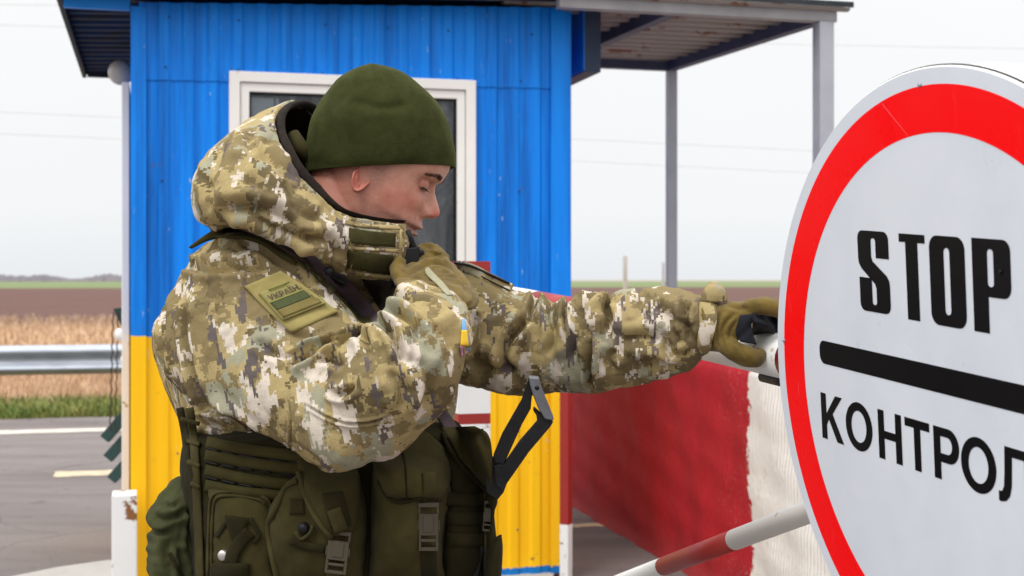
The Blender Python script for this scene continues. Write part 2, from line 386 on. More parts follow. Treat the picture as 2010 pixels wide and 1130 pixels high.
# booth paint: blue above yellow above a blue plinth, chalky and dirty
def booth_paint(name='booth_paint', z1=1.203, side=False):
    m = mat(name, rough=.45, spec=.22); t = NT(m); p = t.pos(); z = t.z()[2]; X = t.z()[0]
    n1 = t.noise(p, 30, 3); zz = t.math('ADD', z, t.math('MULTIPLY', n1, .022))
    blue = t.mix(t.noise(t.mapv(p, (14, 14, .7)), 1.6, 5, .6), (.001, .165, .70), (.003, .27, .90))
    blue = t.mix(t.ramp(t.noise(t.mapv(p, (9, 9, .35)), 1.3, 6, .7), [(.46, 0.), (.68, .8)]), blue, (.002, .075, .34))
    yel = t.mix(t.noise(t.mapv(p, (10, 10, .6)), 1.5, 5), (.90, .56, .008), (.88, .44, .006))
    yel = t.mix(t.ramp(t.noise(t.mapv(p, (14, 14, .5), loc=(3, 3, 3)), 1.3, 6, .7), [(.58, 0.), (.8, .5)]), yel, (.75, .27, .01))
    c = t.mix(t.ramp(zz, [(0, 0.), (1, 1.)]), yel, blue)
    # threshold on height
    k = t.math('GREATER_THAN', zz, z1+.006); c = t.mix(k, yel, blue)
    k2 = t.math('GREATER_THAN', .088, t.math('ADD', z, t.math('MULTIPLY', t.noise(p, 60, 4), .03))); c = t.mix(k2, c, (.005, .16, .5))
    d = t.noise(p, 16, 8, .7); c = t.mix(t.ramp(d, [(.66, 0.), (.675, .75)]), c, (.10, .07, .04))
    d2 = t.noise(t.mapv(p, (1, 1, .25)), 45, 6, .7); c = t.mix(t.ramp(d2, [(.675, 0.), (.69, .8)]), c, (.5, .55, .6))
    t.base(c); t.rough(t.ramp(d, [(.3, .35), (.7, .6)])); b1 = t.bump(t.noise(t.mapv(p, (1, 1, .3)), 14, 4), .25, .01); t.bump(t.noise(p, 220, 3), .1, .001, b1)
    return m
M['booth'] = booth_paint()
M['navy'] = varied('dark_blue_paint', (.008, .03, .10), (.012, .05, .16), 6, .55)
M['navy2'] = varied('faded_navy_paint', (.022, .035, .075), (.04, .06, .11), 8, .6)
M['blue'] = varied('blue_paint', (.004, .22, .82), (.01, .32, .95), 5, .45)
M['pvc'] = rusty('white_window_plastic', (.80, .77, .74), (.45, .28, .16), .66, .35, 14)
M['whitep'] = rusty('white_paint_chipped', (.76, .76, .75), (.22, .09, .03), .585, .5, 9)
M['whiteb'] = rusty('white_boom_paint', (.74, .73, .70), (.45, .38, .3), .64, .45, 30)
M['redb'] = rusty('red_boom_paint', (.30, .022, .018), (.4, .16, .12), .70, .45, 30)
M['roofu'] = varied('roof_sheet_underside', (.004, .030, .11), (.02, .022, .035), 4, .6, stretch=(1, 5, 1), spec=.15)
M['roofd'] = varied('dark_roof_edge', (.01, .015, .02), (.03, .035, .04), 8, .7)
M['canopy'] = rusty('weathered_roofing_sheet', (.34, .30, .28), (.20, .085, .045), .575, .6, 5.5)
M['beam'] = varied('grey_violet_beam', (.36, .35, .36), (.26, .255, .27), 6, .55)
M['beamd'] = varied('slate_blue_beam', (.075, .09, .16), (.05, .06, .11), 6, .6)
M['post'] = varied('grey_post_paint', (.42, .42, .46), (.32, .33, .38), 5, .5)
M['steel'] = varied('galvanised_steel', (.46, .49, .54), (.33, .36, .42), 3.5, .42, .15, .004, metal=.55, stretch=(1, 1, 5))
M['dgreen'] = varied('dark_green_paint', (.006, .03, .025), (.012, .045, .04), 12, .5)
M['rust'] = varied('rusty_chain', (.06, .03, .02), (.03, .02, .015), 60, .8)
M['lampw'] = mat('grey_white_globe', (.55, .53, .5), .35)
M['insul'] = mat('white_porcelain', (.85, .85, .85), .25)
M['cable'] = mat('grey_cable', (.45, .45, .46), .7)
# sign
m = mat('sign_white_sheet', (.62, .655, .71), .32, 0, .35); t = NT(m); p = t.pos()
t.base(t.mix(t.ramp(t.noise(p, 7, 5, .6), [(.35, 0.), (.7, 1.)]), (.66, .70, .76), (.60, .64, .71))); t.rough(t.ramp(t.noise(p, 12, 5), [(.3, .25), (.7, .42)])); M['sgw'] = m
m = mat('sign_red_sheet', (.80, .004, .006), .35, 0, .12); t = NT(m); p = t.pos()
sc_ = t.noise(t.mapv(p, (1, 1, .15), (0, .8, 0)), 90, 4, .6)
t.base(t.mix(t.ramp(sc_, [(.62, 0.), (.75, .25)]), (.92, .0015, .004), (.92, .10, .12))); t.rough(t.ramp(t.noise(p, 9, 4), [(.3, .22), (.7, .38)])); M['sgr'] = m
M['sgk'] = varied('sign_black_film', (.003, .003, .004), (.005, .005, .007), 9, .35, 0, spec=.15)
M['sgrim'] = varied('sign_white_rim', (.72, .72, .70), (.62, .62, .60), 10, .5, .1)
# block
m = mat('red_and_white_painted_concrete', rough=.7, spec=.3); t = NT(m); p = t.pos(); 
mpp = t.n('Attribute', attribute_name='buv').outputs['Vector']; sx = t.n('SeparateXYZ'); t.l(mpp, sx.inputs[0])
edge = t.math('ADD', sx.outputs['X'], t.math('MULTIPLY', t.math('SUBTRACT', t.noise(p, 7, 9, .75), .5), .30))
edge = t.math('ADD', edge, t.math('MULTIPLY', t.math('SUBTRACT', t.noise(t.mapv(p, (1, 1, 1), loc=(4, 1, 2)), 45, 4, .6), .5), .07))
kk = t.math('GREATER_THAN', edge, 0.0)
red = t.mix(t.noise(p, 5, 6, .7), (.50, .014, .026), (.40, .008, .015)); red = t.mix(t.ramp(t.noise(p, 40, 6, .7), [(.62, 0.), (.66, .6)]), red, (.16, .01, .014))
spk = t.ramp(t.noise(p, 60, 5, .75), [(.62, 0.), (.635, 1.)]); near = t.ramp(t.math('ADD', sx.outputs['X'], 1.0), [(.55, 0.), (1., 1.)]); red = t.mix(t.math('MULTIPLY', spk, near), red, (.6, .4, .36))
whi = t.mix(t.noise(p, 6, 6, .7), (.86, .83, .78), (.74, .71, .66))
tp = t.math('GREATER_THAN', sx.outputs['Z'], 0.5); whi = t.mix(t.ramp(t.noise(t.mapv(p, (1, 1, .5)), 22, 7, .75), [(.60, 0.), (.66, .55)]), whi, (.42, .36, .31)); red = t.mix(t.ramp(t.noise(t.mapv(p, (1, 1, .6), loc=(7, 7, 7)), 4, 7, .7), [(.5, 0.), (.68, .3)]), red, (.24, .006, .012))
c = t.mix(kk, red, whi); c = t.mix(tp, c, (.52, .49, .47)); dirt = t.ramp(t.z()[2], [(.0, .55), (.22, 0.)]); c = t.mix(t.math('MULTIPLY', dirt, t.noise(p, 7, 5)), c, (.10, .06, .055)); t.base(c)
wv = t.n('TexWave', wave_type='BANDS', bands_direction='X'); wv.inputs['Scale'].default_value = 13; wv.inputs['Distortion'].default_value = .6; wv.inputs['Detail'].default_value = 3; t.l(mpp, wv.inputs[0])
b1 = t.bump(wv.outputs['Fac'], .55, .010); b2 = t.bump(t.noise(p, 9, 6, .65), .28, .035, b1); t.bump(t.noise(p, 120, 3), .25, .003, b2); M['block'] = m
# ground materials
m = mat('asphalt', (.2, .18, .17), .95, 0, .04); t = NT(m); p = t.pos()
c = t.mix(t.noise(p, .6, 5), (.165, .142, .132), (.225, .195, .182)); c = t.mix(t.ramp(t.noise(p, 28, 6, .75), [(.35, 0.), (.65, .6)]), c, (.13, .115, .11)); c = t.mix(t.ramp(t.noise(p, 180, 3, .7), [(.35, 0.), (.75, 1.)]), c, (.30, .27, .26)); c = t.mix(t.ramp(t.noise(p, 90, 4, .7), [(.3, .9), (.48, 0.)]), c, (.10, .09, .09))
c = t.mix(t.ramp(t.noise(p, 3.5, 8, .7), [(.62, 0.), (.64, .6)]), c, (.07, .065, .065)); c = t.mix(t.ramp(t.noise(t.mapv(p, (.3, 1.6, 1), (0, 0, -TH)), 1.1, 6, .65), [(.42, 0.), (.62, .45)]), c, (.10, .088, .085)); vo = t.n('TexVoronoi', feature='DISTANCE_TO_EDGE'); vo.inputs['Scale'].default_value = .55; wn = t.n('TexNoise'); wn.inputs['Scale'].default_value = 1.5; wn.inputs['Detail'].default_value = 6; t.l(p, wn.inputs['Vector']); wa = t.n('VectorMath', operation='MULTIPLY_ADD'); t.l(wn.outputs['Color'], wa.inputs[0]); wa.inputs[1].default_value = (.9, .9, 0); t.l(p, wa.inputs[2]); t.l(wa.outputs[0], vo.inputs['Vector']); c = t.mix(t.ramp(vo.outputs['Distance'], [(.0, .45), (.008, 0.)]), c, (.05, .045, .045)); t.base(c); t.bump(t.noise(p, 150, 4), .6, .008); M['asphalt'] = m
M['concrete'] = varied('pale_concrete', (.46, .44, .41), (.36, .345, .32), 5, .85, .4, .01)
M['line'] = varied('worn_road_paint', (.66, .60, .52), (.42, .37, .32), 7, .8, .3, .004)
M['line2'] = varied('yellowish_road_paint', (.62, .50, .32), (.40, .34, .25), 9, .8, .3, .004)
m = mat('field_soil', rough=1, spec=.1); t = NT(m); p = t.pos()
sepd = t.n('VectorMath', operation='DOT_PRODUCT'); t.l(p, sepd.inputs[0]); sepd.inputs[1].default_value = tuple(E2)
d = t.math('ADD', sepd.outputs['Value'], t.math('MULTIPLY', t.noise(p, .06, 4), 6))
soil = t.mix(t.noise(t.mapv(p, (.35, 1.2, 1), (0, 0, -TH)), .28, 8, .7), (.085, .046, .040), (.21, .125, .105)); soil = t.mix(t.ramp(t.noise(p, 2.5, 6, .7), [(.4, 0.), (.7, .5)]), soil, (.05, .028, .024))
dry = t.mix(t.noise(t.mapv(p, (.5, 2, 1), (0, 0, -TH)), .8, 8, .7), (.40, .25, .13), (.50, .34, .21))
grn = t.mix(t.noise(p, .03, 4), (.15, .19, .08), (.19, .23, .12)); pale = (.30, .27, .22)
def thr(a, b): return t.ramp(t.math('DIVIDE', d, 1000.0), [(a/1000, 0.), (b/1000, 1.)])
c = t.mix(thr(46, 52), dry, soil); c = t.mix(thr(225, 260), c, grn); c = t.mix(thr(820, 900), c, pale); t.base(c); t.bump(t.noise(p, 2.2, 6, .7), 1.0, .12); M['field'] = m
M['gblade'] = varied('green_grass_blades', (.06, .13, .018), (.28, .27, .07), 2.2, .7, 0)
M['dblade'] = varied('dry_grass_blades', (.36, .22, .13), (.60, .44, .30), 1.3, .8, 0)
M['trees'] = varied('bare_winter_trees', (.27, .25, .29), (.36, .34, .37), .02, .9, 0)  # pale tone puts the distance haze into the tree colour
# window interior and glass
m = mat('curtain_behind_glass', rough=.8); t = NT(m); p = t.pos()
t.base(t.mix(t.ramp(t.noise(t.mapv(p, (1, 1, .6)), 5, 6, .65, 1.5), [(.35, 0.), (.62, 1.)]), (.10, .08, .075), (.62, .55, .53))); M['curtain'] = m  # mottled cloth colour also stands in for the blurred reflection in the pane
m = bpy.data.materials.new('window_glass'); m.use_nodes = True; t_ = m.node_tree; t_.nodes.clear()
go = t_.nodes.new('ShaderNodeBsdfGlossy'); go.inputs['Roughness'].default_value = .03; go.inputs['Color'].default_value = (.9, .95, 1, 1)
tr = t_.nodes.new('ShaderNodeBsdfTransparent'); tr.inputs[0].default_value = (.75, .77, .78, 1); fr = t_.nodes.new('ShaderNodeFresnel'); fr.inputs[0].default_value = 1.45
mm = t_.nodes.new('ShaderNodeMixShader'); oo = t_.nodes.new('ShaderNodeOutputMaterial'); t_.links.new(fr.outputs[0], mm.inputs[0]); t_.links.new(tr.outputs[0], mm.inputs[1]); t_.links.new(go.outputs[0], mm.inputs[2]); t_.links.new(mm.outputs[0], oo.inputs[0]); M['glass'] = m

# ============================================================ GROUND
def sheet(name, s0, s1, t0, t1, z, mt, ns=1, nt_=1, edge=0, **k):
    V = []; Fs = []
    for i in range(ns+1):
        for j in range(nt_+1):
            t_v = t0+(t1-t0)*j/nt_
            if edge and j in (0, nt_): t_v += edge*(random.random()-.5)
            V.append(W(s0+(s1-s0)*i/ns, t_v, z))
    Fs = [[i*(nt_+1)+j, (i+1)*(nt_+1)+j, (i+1)*(nt_+1)+j+1, i*(nt_+1)+j+1] for i in range(ns) for j in range(nt_)]
    o = mk(name, V, Fs, mt, None, False); tag(o, kind='structure', **k); return o
sheet('field_ground', -3000, 3000, -40, 3600, -.03, M['field'])
sheet('road', -60, 60, -30, 8.67, 0, M['asphalt'], 400, 1, .10)
sheet('road_edge_line', -60, 60, 7.20, 7.52, .004, M['line'], 500, 1, .03)
for i, (a, b) in enumerate(((-.62, 1.4), (-8.5, -5.5), (-15, -12), (5.5, 8.5))):
    sheet('road_dash_line', a, b, 4.18, 4.46, .004, M['line2'], 40, 1, .03)
sheet('road_cross_line', 1.4, 3.1, 1.27, 1.38, .004, M['line2'], 60, 1, .03)
# raised slab under the booth
mb = MB(); pts = [W(-1.35, -1.1), W(2.25, -1.1), W(2.25, 2.3), W(-.35, 2.3), W(-.30, .70), W(-.75, .62)]
gq = lambda x, y: Vector(((x-1005)/F*H*F/(y-548), H*F/(y-548), 0))
pts = [W(-1.6, -.6), gq(20, 1148), gq(110, 1129), gq(215, 1114), W(.02, .5), W(.02, 2.4), W(2.05, 2.4), W(2.05, .25), W(1.9, -.12), W(-.25, -.14), W(-1.0, -.6)]
V = [p+Vector((0, 0, .002)) for p in pts]+[p+Vector((0, 0, .04)) for p in pts]; n = len(pts)
o = mk('pavement', V, [list(range(n, 2*n))]+[[i, (i+1) % n, n+(i+1) % n, n+i] for i in range(n)], M['concrete'], None, False, recalc=True); tag(o, kind='structure')
# grass
def blades(name, n, s0, s1, t0, t1, h0, h1, wd, mt, lean=.35, z=-.02, clump=0):
    r = np.random.default_rng(len(name)); V = []; Fs = []
    for i in range(n):
        s, t = r.uniform(s0, s1), r.uniform(t0, t1)
        if clump and math.sin(s*3.1+1.3*math.sin(t*2))*math.sin(t*2.3+s) < r.uniform(-1.1, .5): continue
        h = r.uniform(h0, h1); a = r.uniform(0, PI); d = Vector((math.cos(a), math.sin(a), 0))*wd*r.uniform(.6, 1.4)
        b = W(s, t, z); l = Vector((r.normal(), r.normal(), 0))*h*lean; k = len(V)
        V += [b-d, b+d, b+d*.7+l*.35+Vector((0, 0, h*.6)), b-d*.7+l*.35+Vector((0, 0, h*.6)), b+l+Vector((0, 0, h))]
        Fs += [[k, k+1, k+2, k+3], [k+3, k+2, k+4]]
    o = mk(name, V, Fs, mt, None, False); tag(o, kind='stuff'); return o
o = blades('verge_grass', 30000, -9, 2, 8.62, 10.3, .05, .17, .008, M['gblade'], .5)
tag(o, 'low green grass along the far road edge under the guardrail', 'grass')
o = blades('dry_grass', 34000, -14, 3, 9.7, 24, .06, .22, .009, M['dblade'], .3)
tag(o, 'dry tan grass between the guardrail and the ploughed field', 'dry grass')
o = blades('far_dry_grass', 16000, -34, 6, 24, 47, .08, .26, .02, M['dblade'], .3)
tag(o, 'paler dry grass strip along the near edge of the ploughed field', 'dry grass')
# far tree belt
V = []; Fs = []; r = np.random.default_rng(3)
for i in range(2600):
    s = r.uniform(-900, 60); t = 880+r.uniform(0, 25); env = 5.6+1.5*math.sin(s*.021)+1.2*math.sin(s*.057+1)+.9*math.sin(s*.17)
    h = max(1.5, env*r.uniform(.65, 1.12)); ww = r.uniform(1.0, 3.2); b = W(s, t, -.5); k = len(V)
    for j in range(7):
        a = PI*j/6; V.append(b+E1*ww*math.cos(a)*(1+.2*r.normal())+Vector((0, 0, h*(.35+.65*math.sin(a))*(1+.08*r.normal()))))
    V += [b-E1*ww*.6, b+E1*ww*.6]; Fs.append([k+8, k, k+1, k+2, k+3, k+4, k+5, k+6, k+7][::1])
o = mk('far_tree_belt', V, Fs, M['trees'], None, False)
tag(o, 'long hazy belt of bare grey-violet trees on the left horizon', 'trees', kind='stuff')

# guardrail
g = thing('guardrail', W(-2, 10.1), 'galvanised steel guardrail running along the far side of the road', 'guardrail')
prof = [(0, .0), (.012, .0), (.05, .045), (.05, .085), (.0, .135), (.0, .175), (.05, .225), (.05, .265), (.012, .31), (0, .31)]
pr = [(0, .356), (-.028, .372), (-.075, .405), (-.08, .44), (-.03, .49), (-.02, .525), (-.03, .56), (-.08, .605), (-.075, .65), (-.028, .682), (0, .695)]
pr2 = cr(np.array(pr), 3)
for k, (a, b) in enumerate(((-22, -6.2), (-6.2, -2.15), (-2.15, 1.9), (1.9, 12))):
    V = []; nn = len(pr2)
    for s in (a, b+.2):
        V += [W(s, 10.1+q[0]-(.004 if k % 2 else 0), q[1]) for q in pr2]
        V += [W(s, 10.1+q[0]+.006-(.004 if k % 2 else 0), q[1]) for q in pr2]
    Fs = [[i, i+1, 2*nn+i+1, 2*nn+i] for i in range(nn-1)]+[[nn+i, 3*nn+i, 3*nn+i+1, nn+i+1] for i in range(nn-1)]+[[0, 2*nn, 3*nn, nn], [nn-1, 2*nn-1, 4*nn-1, 3*nn-1]]
    mk('rail_beam', V, Fs, M['steel'], g, True, recalc=True)
for s in (-10.2, -6.1, -2.05, 2.0, 6):
    MB().box(W(s-.05, 10.13, -.1), E1*.10, E2*.12, Vector((0, 0, .72))).build('post', M['steel'], g)
for s in (-6.1, -3.6, -2.05):
    for dz in (.44, .60, .525):
        c = W(s, 10.055 if dz != .525 else 10.07, dz); MB().tube([c, c-E2*.02], .014, 8).build('bolt', M['gunmetal'], g, True)

# ============================================================ BOOTH
booth = thing('checkpoint_booth', W(BW/2, BD/2), 'corrugated metal checkpoint booth painted blue above yellow with a white window', 'booth')
ZT = 2.68
def corr(s0, s1, z0a, z0b, z1a, z1b, face='front', off=0.0, pitch=.108, dep=.011):
    """corrugated sheet; za at s=0 side, zb at far side"""
    V = []; Fs = []; xs = []; s = s0
    k0 = math.floor(s0/pitch)
    xs = sorted(set([s0, s1]+[x for k in range(k0, int(s1/pitch)+2) for x in (k*pitch, k*pitch+.036, k*pitch+.050, k*pitch+.094) if s0 < x < s1]))
    def dd(x):
        u = x % pitch
        return dep if u < .0361 else (dep*(.050-u)/.014 if u < .050 else (0 if u < .094 else dep*(u-.094)/(pitch-.094)))
    for x in xs:
        f = x/BW
        for z in (z0a+(z0b-z0a)*f, z1a+(z1b-z1a)*f):
            jit = .0015*math.sin(x*31+z*9)
            for th_ in (0, .0035):
                d = dd(x)+jit+off-th_
                V.append(W(x, -d, z) if face == 'front' else (W(-d, x, z) if face == 'left' else (W(BW+d, x, z) if face == 'right' else W(x, BD+d, z))))
    for i in range(len(xs)-1):
        a, b = i*4, (i+1)*4
        Fs += [[a, b, b+2, a+2], [a+1, a+3, b+3, b+1], [a, a+1, b+1, b], [a+2, b+2, b+3, a+3]]
    Fs += [[0, 2, 3, 1], [len(V)-4, len(V)-3, len(V)-1, len(V)-2]]
    return V, Fs
wx0, wx1 = (448-1005)/F, (932-1005)/F
def s_at(px): # image x -> s on booth front
    k = (px-1005)/F; return (k*A0.y-A0.x)/(E1.x-k*E1.y)
ws0, ws1 = s_at(449), s_at(931)
def yz(s, py): return H+(548-py)/F*W(s, 0).y
wt = (yz(ws0, 140)+yz(ws1, 160))/2; wb = wt-1.06
seamL, seamR = yz(0, 143), yz(BW, 162)
mk('upper_wall_panel', *corr(.02, BW-.02, seamL-.03, seamR-.03, ZT, ZT+.08, off=.006), M['booth'], booth, False, recalc=True)
mk('wall_panel', *corr(.02, ws0+.03, .04, .04, seamL, seamR), M['booth'], booth, False, recalc=True)
mk('wall_panel', *corr(ws1-.03, BW-.02, .04, .04, seamL, seamR), M['booth'], booth, False, recalc=True)
mk('wall_panel', *corr(ws0+.031, ws1-.031, .04, .04, wb+.05, wb+.05), M['booth'], booth, False, recalc=True)
for fc in ('left', 'right', 'back'):
    mk('wall_panel', *corr(.02, (BD if fc != 'back' else BW)-.02, .04, .04, ZT, ZT, face=fc), M['booth'], booth, False, recalc=True)
# corner trims and seam lip
mb = MB(); mb.box(W(-.012, -.020, .04), E1*.062, E2*.004, Vector((0, 0, ZT-.06))); mb.box(W(-.016, -.020, .04), E1*.004, E2*.07, Vector((0, 0, ZT-.06))); mb.build('corner_trim', M['booth'], booth)
mb = MB(); mb.box(W(BW-.085, -.022, .04), E1*.097, E2*.004, Vector((0, 0, ZT+.02))); mb.box(W(BW+.0121, -.022, .04), E1*.004, E2*.07, Vector((0, 0, ZT+.02))); mb.build('corner_trim', M['booth'], booth)
scr = None; rs = random.Random(4)
for x in np.arange(.16, BW-.1, .324):
    for z in (seamL+.03, 2.62, 1.9, 1.25, .7, .25):
        if (ws0-.05 < x < ws1+.05 and wb-.05 < z < seamL): continue
        c = W(x+rs.uniform(-.05, .05), -.0125-(.006 if z > seamL else 0), z+rs.uniform(-.05, .05)*(z < 2.3))
        if scr is None:
            V, Fs = sweep([Vector((0, 0, 0)), -E2*.0035], .0048, 6); scr = mk('screw', V, Fs, M['navy'], booth); o = scr
        else: o = scr.copy(); COL.objects.link(o)
        o.location = c
# window
wf = MB()
def frame_ring(s0, s1, z0, z1, wd, f0, f1):   # mitred frame between depths f0 (front) and f1
    V = []; 
    for t in (f0, f1):
        for (a, b) in ((s0, z0), (s1, z0), (s1, z1), (s0, z1)): V.append(W(a, t, b))
        for (a, b) in ((s0+wd, z0+wd), (s1-wd, z0+wd), (s1-wd, z1-wd), (s0+wd, z1-wd)): V.append(W(a, t, b))
    Fs = []
    for i in range(4):
        j = (i+1) % 4
        Fs += [[i, j, 4+j, 4+i], [8+i, 12+i, 12+j, 8+j], [i, 8+i, 8+j, j], [4+i, 4+j, 12+j, 12+i]]
    return V, Fs
win = MB().add(*frame_ring(ws0, ws1, wb, wt, .048, -.040, .03)).build('window', M['pvc'], booth, bevel=.004)
MB().add(*frame_ring(ws0+.050, ws1-.050, wb+.050, wt-.050, .040, -.028, .02)).build('sash', M['pvc'], win, bevel=.004)
MB().add(*frame_ring(ws0+.0905, ws1-.0905, wb+.0905, wt-.0905, .008, -.020, .015)).build('gasket', M['black'], win)
MB().box(W(ws0+.096, -.006, wb+.096), E1*(ws1-ws0-.192), E2*.004, Vector((0, 0, wt-wb-.192))).build('pane', M['glass'], win)
# curtain inside
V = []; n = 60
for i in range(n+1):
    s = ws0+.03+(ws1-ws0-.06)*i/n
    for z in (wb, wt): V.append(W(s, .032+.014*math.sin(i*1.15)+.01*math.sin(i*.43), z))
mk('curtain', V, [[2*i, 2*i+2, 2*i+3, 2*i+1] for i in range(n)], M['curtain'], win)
MB().box(W(ws0+.10, .012, wt-.33), E1*.125, E2*.004, Vector((0, 0, .22))).build('paper_notice', mat('pale_paper', (.9, .92, .95), .7), win)  # pale panel added behind the pane to paint in the sky's reflection
# white door jamb on the left side
mb = MB(); mb.box(W(-.058, .18, .05), E1*.034, E2*.9, Vector((0, 0, 2.30))); mb.build('door_frame', M['pvc'], booth, bevel=.004)
MB().box(W(-.0225, .26, .06), E1*.012, E2*.74, Vector((0, 0, 2.1))).build('door', M['pvc'], booth)
# roof: corrugated sheet oversailing left and front
ov = .31
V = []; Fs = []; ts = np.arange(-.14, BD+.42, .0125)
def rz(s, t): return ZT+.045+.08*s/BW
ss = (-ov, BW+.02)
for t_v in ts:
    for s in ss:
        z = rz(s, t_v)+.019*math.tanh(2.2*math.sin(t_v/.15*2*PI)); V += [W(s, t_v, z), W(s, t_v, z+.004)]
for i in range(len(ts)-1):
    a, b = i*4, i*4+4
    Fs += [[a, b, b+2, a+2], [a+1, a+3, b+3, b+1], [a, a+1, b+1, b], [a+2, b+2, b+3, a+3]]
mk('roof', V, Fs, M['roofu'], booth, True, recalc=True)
mb = MB(); mb.box(W(-ov-.02, -.155, ZT+.01-.012), E1*.022, E2*(BD+.50), Vector((0, 0, .09))); mb.build('left_roof_trim', M['roofd'], booth)
mb = MB(); 
c8 = [W(-ov, -.16, ZT+.0), W(BW+.02, -.16, ZT+.08), W(BW+.02, -.138, ZT+.08), W(-ov, -.138, ZT+.0)]; mb.hexa(c8+[c+Vector((0, 0, .12)) for c in c8]); mb.build('front_roof_trim', M['roofd'], booth)
mb = MB(); c8 = [W(-ov+.01, .0, ZT-.035), W(-.02, .0, ZT-.035), W(-.02, .03, ZT-.035), W(-ov+.01, .03, ZT-.035)]; mb.hexa(c8+[c+Vector((0, 0, .065)) for c in c8]); mb.build('eave_board', M['blue'], booth)
mb = MB()
mb.box(W(-ov+.012, 2.28, ZT-.01), E1*(ov+.03), E2*.03, Vector((0, 0, .035))); mb.build('eave_batten', M['roofd'], booth)
# round lamp under the eave
lamp = thing('globe_lamp', W(-.05, 1.35, 2.60), 'small dusty grey-white globe lamp under the left eave of the booth', 'lamp')
c = W(-.085, 1.35, 2.565)
def sphere(c, r, n=20, sx=1, sy=1, sz=1):
    V = []; Fs = []
    for i in range(n//2+1):
        for k in range(n):
            a = PI*i/(n//2); b = 2*PI*k/n; V.append(Vector(c)+Vector((r*sx*math.sin(a)*math.cos(b), r*sy*math.sin(a)*math.sin(b), r*sz*math.cos(a))))
    for i in range(n//2):
        for k in range(n): Fs.append([i*n+k, (i+1)*n+k, (i+1)*n+(k+1) % n, i*n+(k+1) % n])
    return V, Fs
mk('lamp_globe', *sphere(c, .068), M['lampw'], lamp)
MB().tube([c+E1*.03, W(-.012, 1.35, 2.565)], .035, 12).build('lamp_base', M['roofd'], lamp, True)
# white rusty plinth in front of left corner
pl = MB(); a = P(219, 972, 5.78); 
pl.box(Vector((a.x, a.y, .0)), E1*.105, E2*.14, Vector((0, 0, a.z)))
o = pl.build('concrete_stub', M['whitep'], None, bevel=.006); tag(o, 'short white painted stub post with rust stains at the booth\'s left corner', 'stub post')
# dark green slats hanging at the left side
sl = thing('slat_rack', P(235, 900, 6.6)*1, 'dark green slanted slats on thin rusty chains beside the white door jamb', 'slat rack')
def board(p0, p1, th_px, D, parent, nm='slat'):
    a, b = P(*p0, D), P(*p1, D+.05); d = (b-a); up = Vector((d.z, 0, -d.x)).normalized()*(th_px/F*D); up = -up if up.z < 0 else up
    return MB().box(a-up/2, d, up, Vector((.0, .035, 0))).build(nm, M['dgreen'], parent, bevel=.004)
for p0, p1 in (((204, 862), (262, 795)), ((210, 900), (262, 842)), ((217, 942), (262, 893))): board(p0, p1, 21, 6.6, sl)
mb = MB(); q = [P(222, 606, 6.6), P(262, 600, 6.6), P(262, 655, 6.6), P(240, 644, 6.6)]
mb.hexa([v for v in q]+[v+Vector((0, .03, 0)) for v in q]); mb.build('bracket', M['dgreen'], sl)
mk('insulator', *sphere(P(234, 656, 6.55), .022, 14, sz=1.4), M['insul'], sl)
mk('insulator', *sphere(P(242, 705, 6.55), .014, 12, sz=1.5), M['insul'], sl)
for x0, x1 in ((222, 216), (232, 226), (243, 240)):
    pts = [P(x0+(x1-x0)*t_v+1.2*math.sin(t_v*60), 612+(845-612)*t_v, 6.57) for t_v in np.linspace(0, 1, 90)]
    V, Fs = sweep(pts, [.0022+.0022*(i % 2) for i in range(90)], 5); mk('chain', V, Fs, M['rust'], sl)
# striped posts by the booth
def striped_post(name, c, wd, dp, z1, bands, label, cat, rot=TH):
    t_ = thing(name, (c.x, c.y, 0), label, cat); u = Vector((math.cos(rot), math.sin(rot), 0)); v = Vector((-math.sin(rot), math.cos(rot), 0))
    z = 0
    for zb, mm_ in bands+[(z1, None)]:
        pass
    zs = [0]+[b[0] for b in bands]
    for k, (zb, mm_) in enumerate(bands):
        MB().box(Vector((c.x, c.y, zs[k]+(.002 if k == 0 else 0)))-u*wd/2-v*dp/2, u*wd, v*dp, Vector((0, 0, zb-zs[k]-(.002 if k == 0 else 0)))).build('painted_band', mm_, t_)
    return t_
c = P(1111, 900, 6.1); c.z = 0
striped_post('corner_guard_post', c, .042, .042, 1.1, [(.345, M['whitep']), (1.02, M['redb'])], 'thin red post with chipped white foot at the booth\'s right corner', 'guard post', TH+math.radians(45))
bp = P(922, 700, 3.98); zt = lambda py: H+(548-py)/F*3.93
bt = striped_post('barrier_post', Vector((bp.x, bp.y+.05, 0)), .098, .10, zt(512), [(.35, M['whitep']), (.62, M['redb']), (zt(836), M['whitep']), (zt(815), M['redb']), (zt(640), M['whitep']), (zt(512), M['redb'])], 'square barrier post banded red and white behind the soldier', 'post', .28)

# ============================================================ CANOPY
can = thing('metal_canopy', P(1616, 548, 6.7)*1, 'grey steel canopy with corrugated roof on posts right of the booth', 'canopy')
NR = P(1616, 40, 6.62); FR = P(1318, 140, 8.40); 
zc = 2.665
def at_(p, z): return Vector((p.x, p.y, z))
NRg = Vector((NR.x, NR.y, 0)); FRg = Vector((FR.x, FR.y, 0))
f1 = E1; f2 = (FRg-NRg).normalized(); LN = (FRg-NRg).length
z_n = NR.z; z_f = FR.z
NL = NRg-E1*1.33+Vector((0, 0, 0)); 
def bar(p, q, wd, ht, name, m_):
    d = (q-p); s = Vector((-d.y, d.x, 0)).normalized()*wd; return MB().box(p-s/2, d, s, Vector((0, 0, ht))).build(name, m_, can, bevel=.003)
zn = H+(548-20)/F*6.62
zbn, zbf = H+(548-44)/F*6.62, H+(548-139)/F*8.40
pN = Vector((NRg.x, NRg.y, zbn)); pF = Vector((FRg.x, FRg.y, zbf))
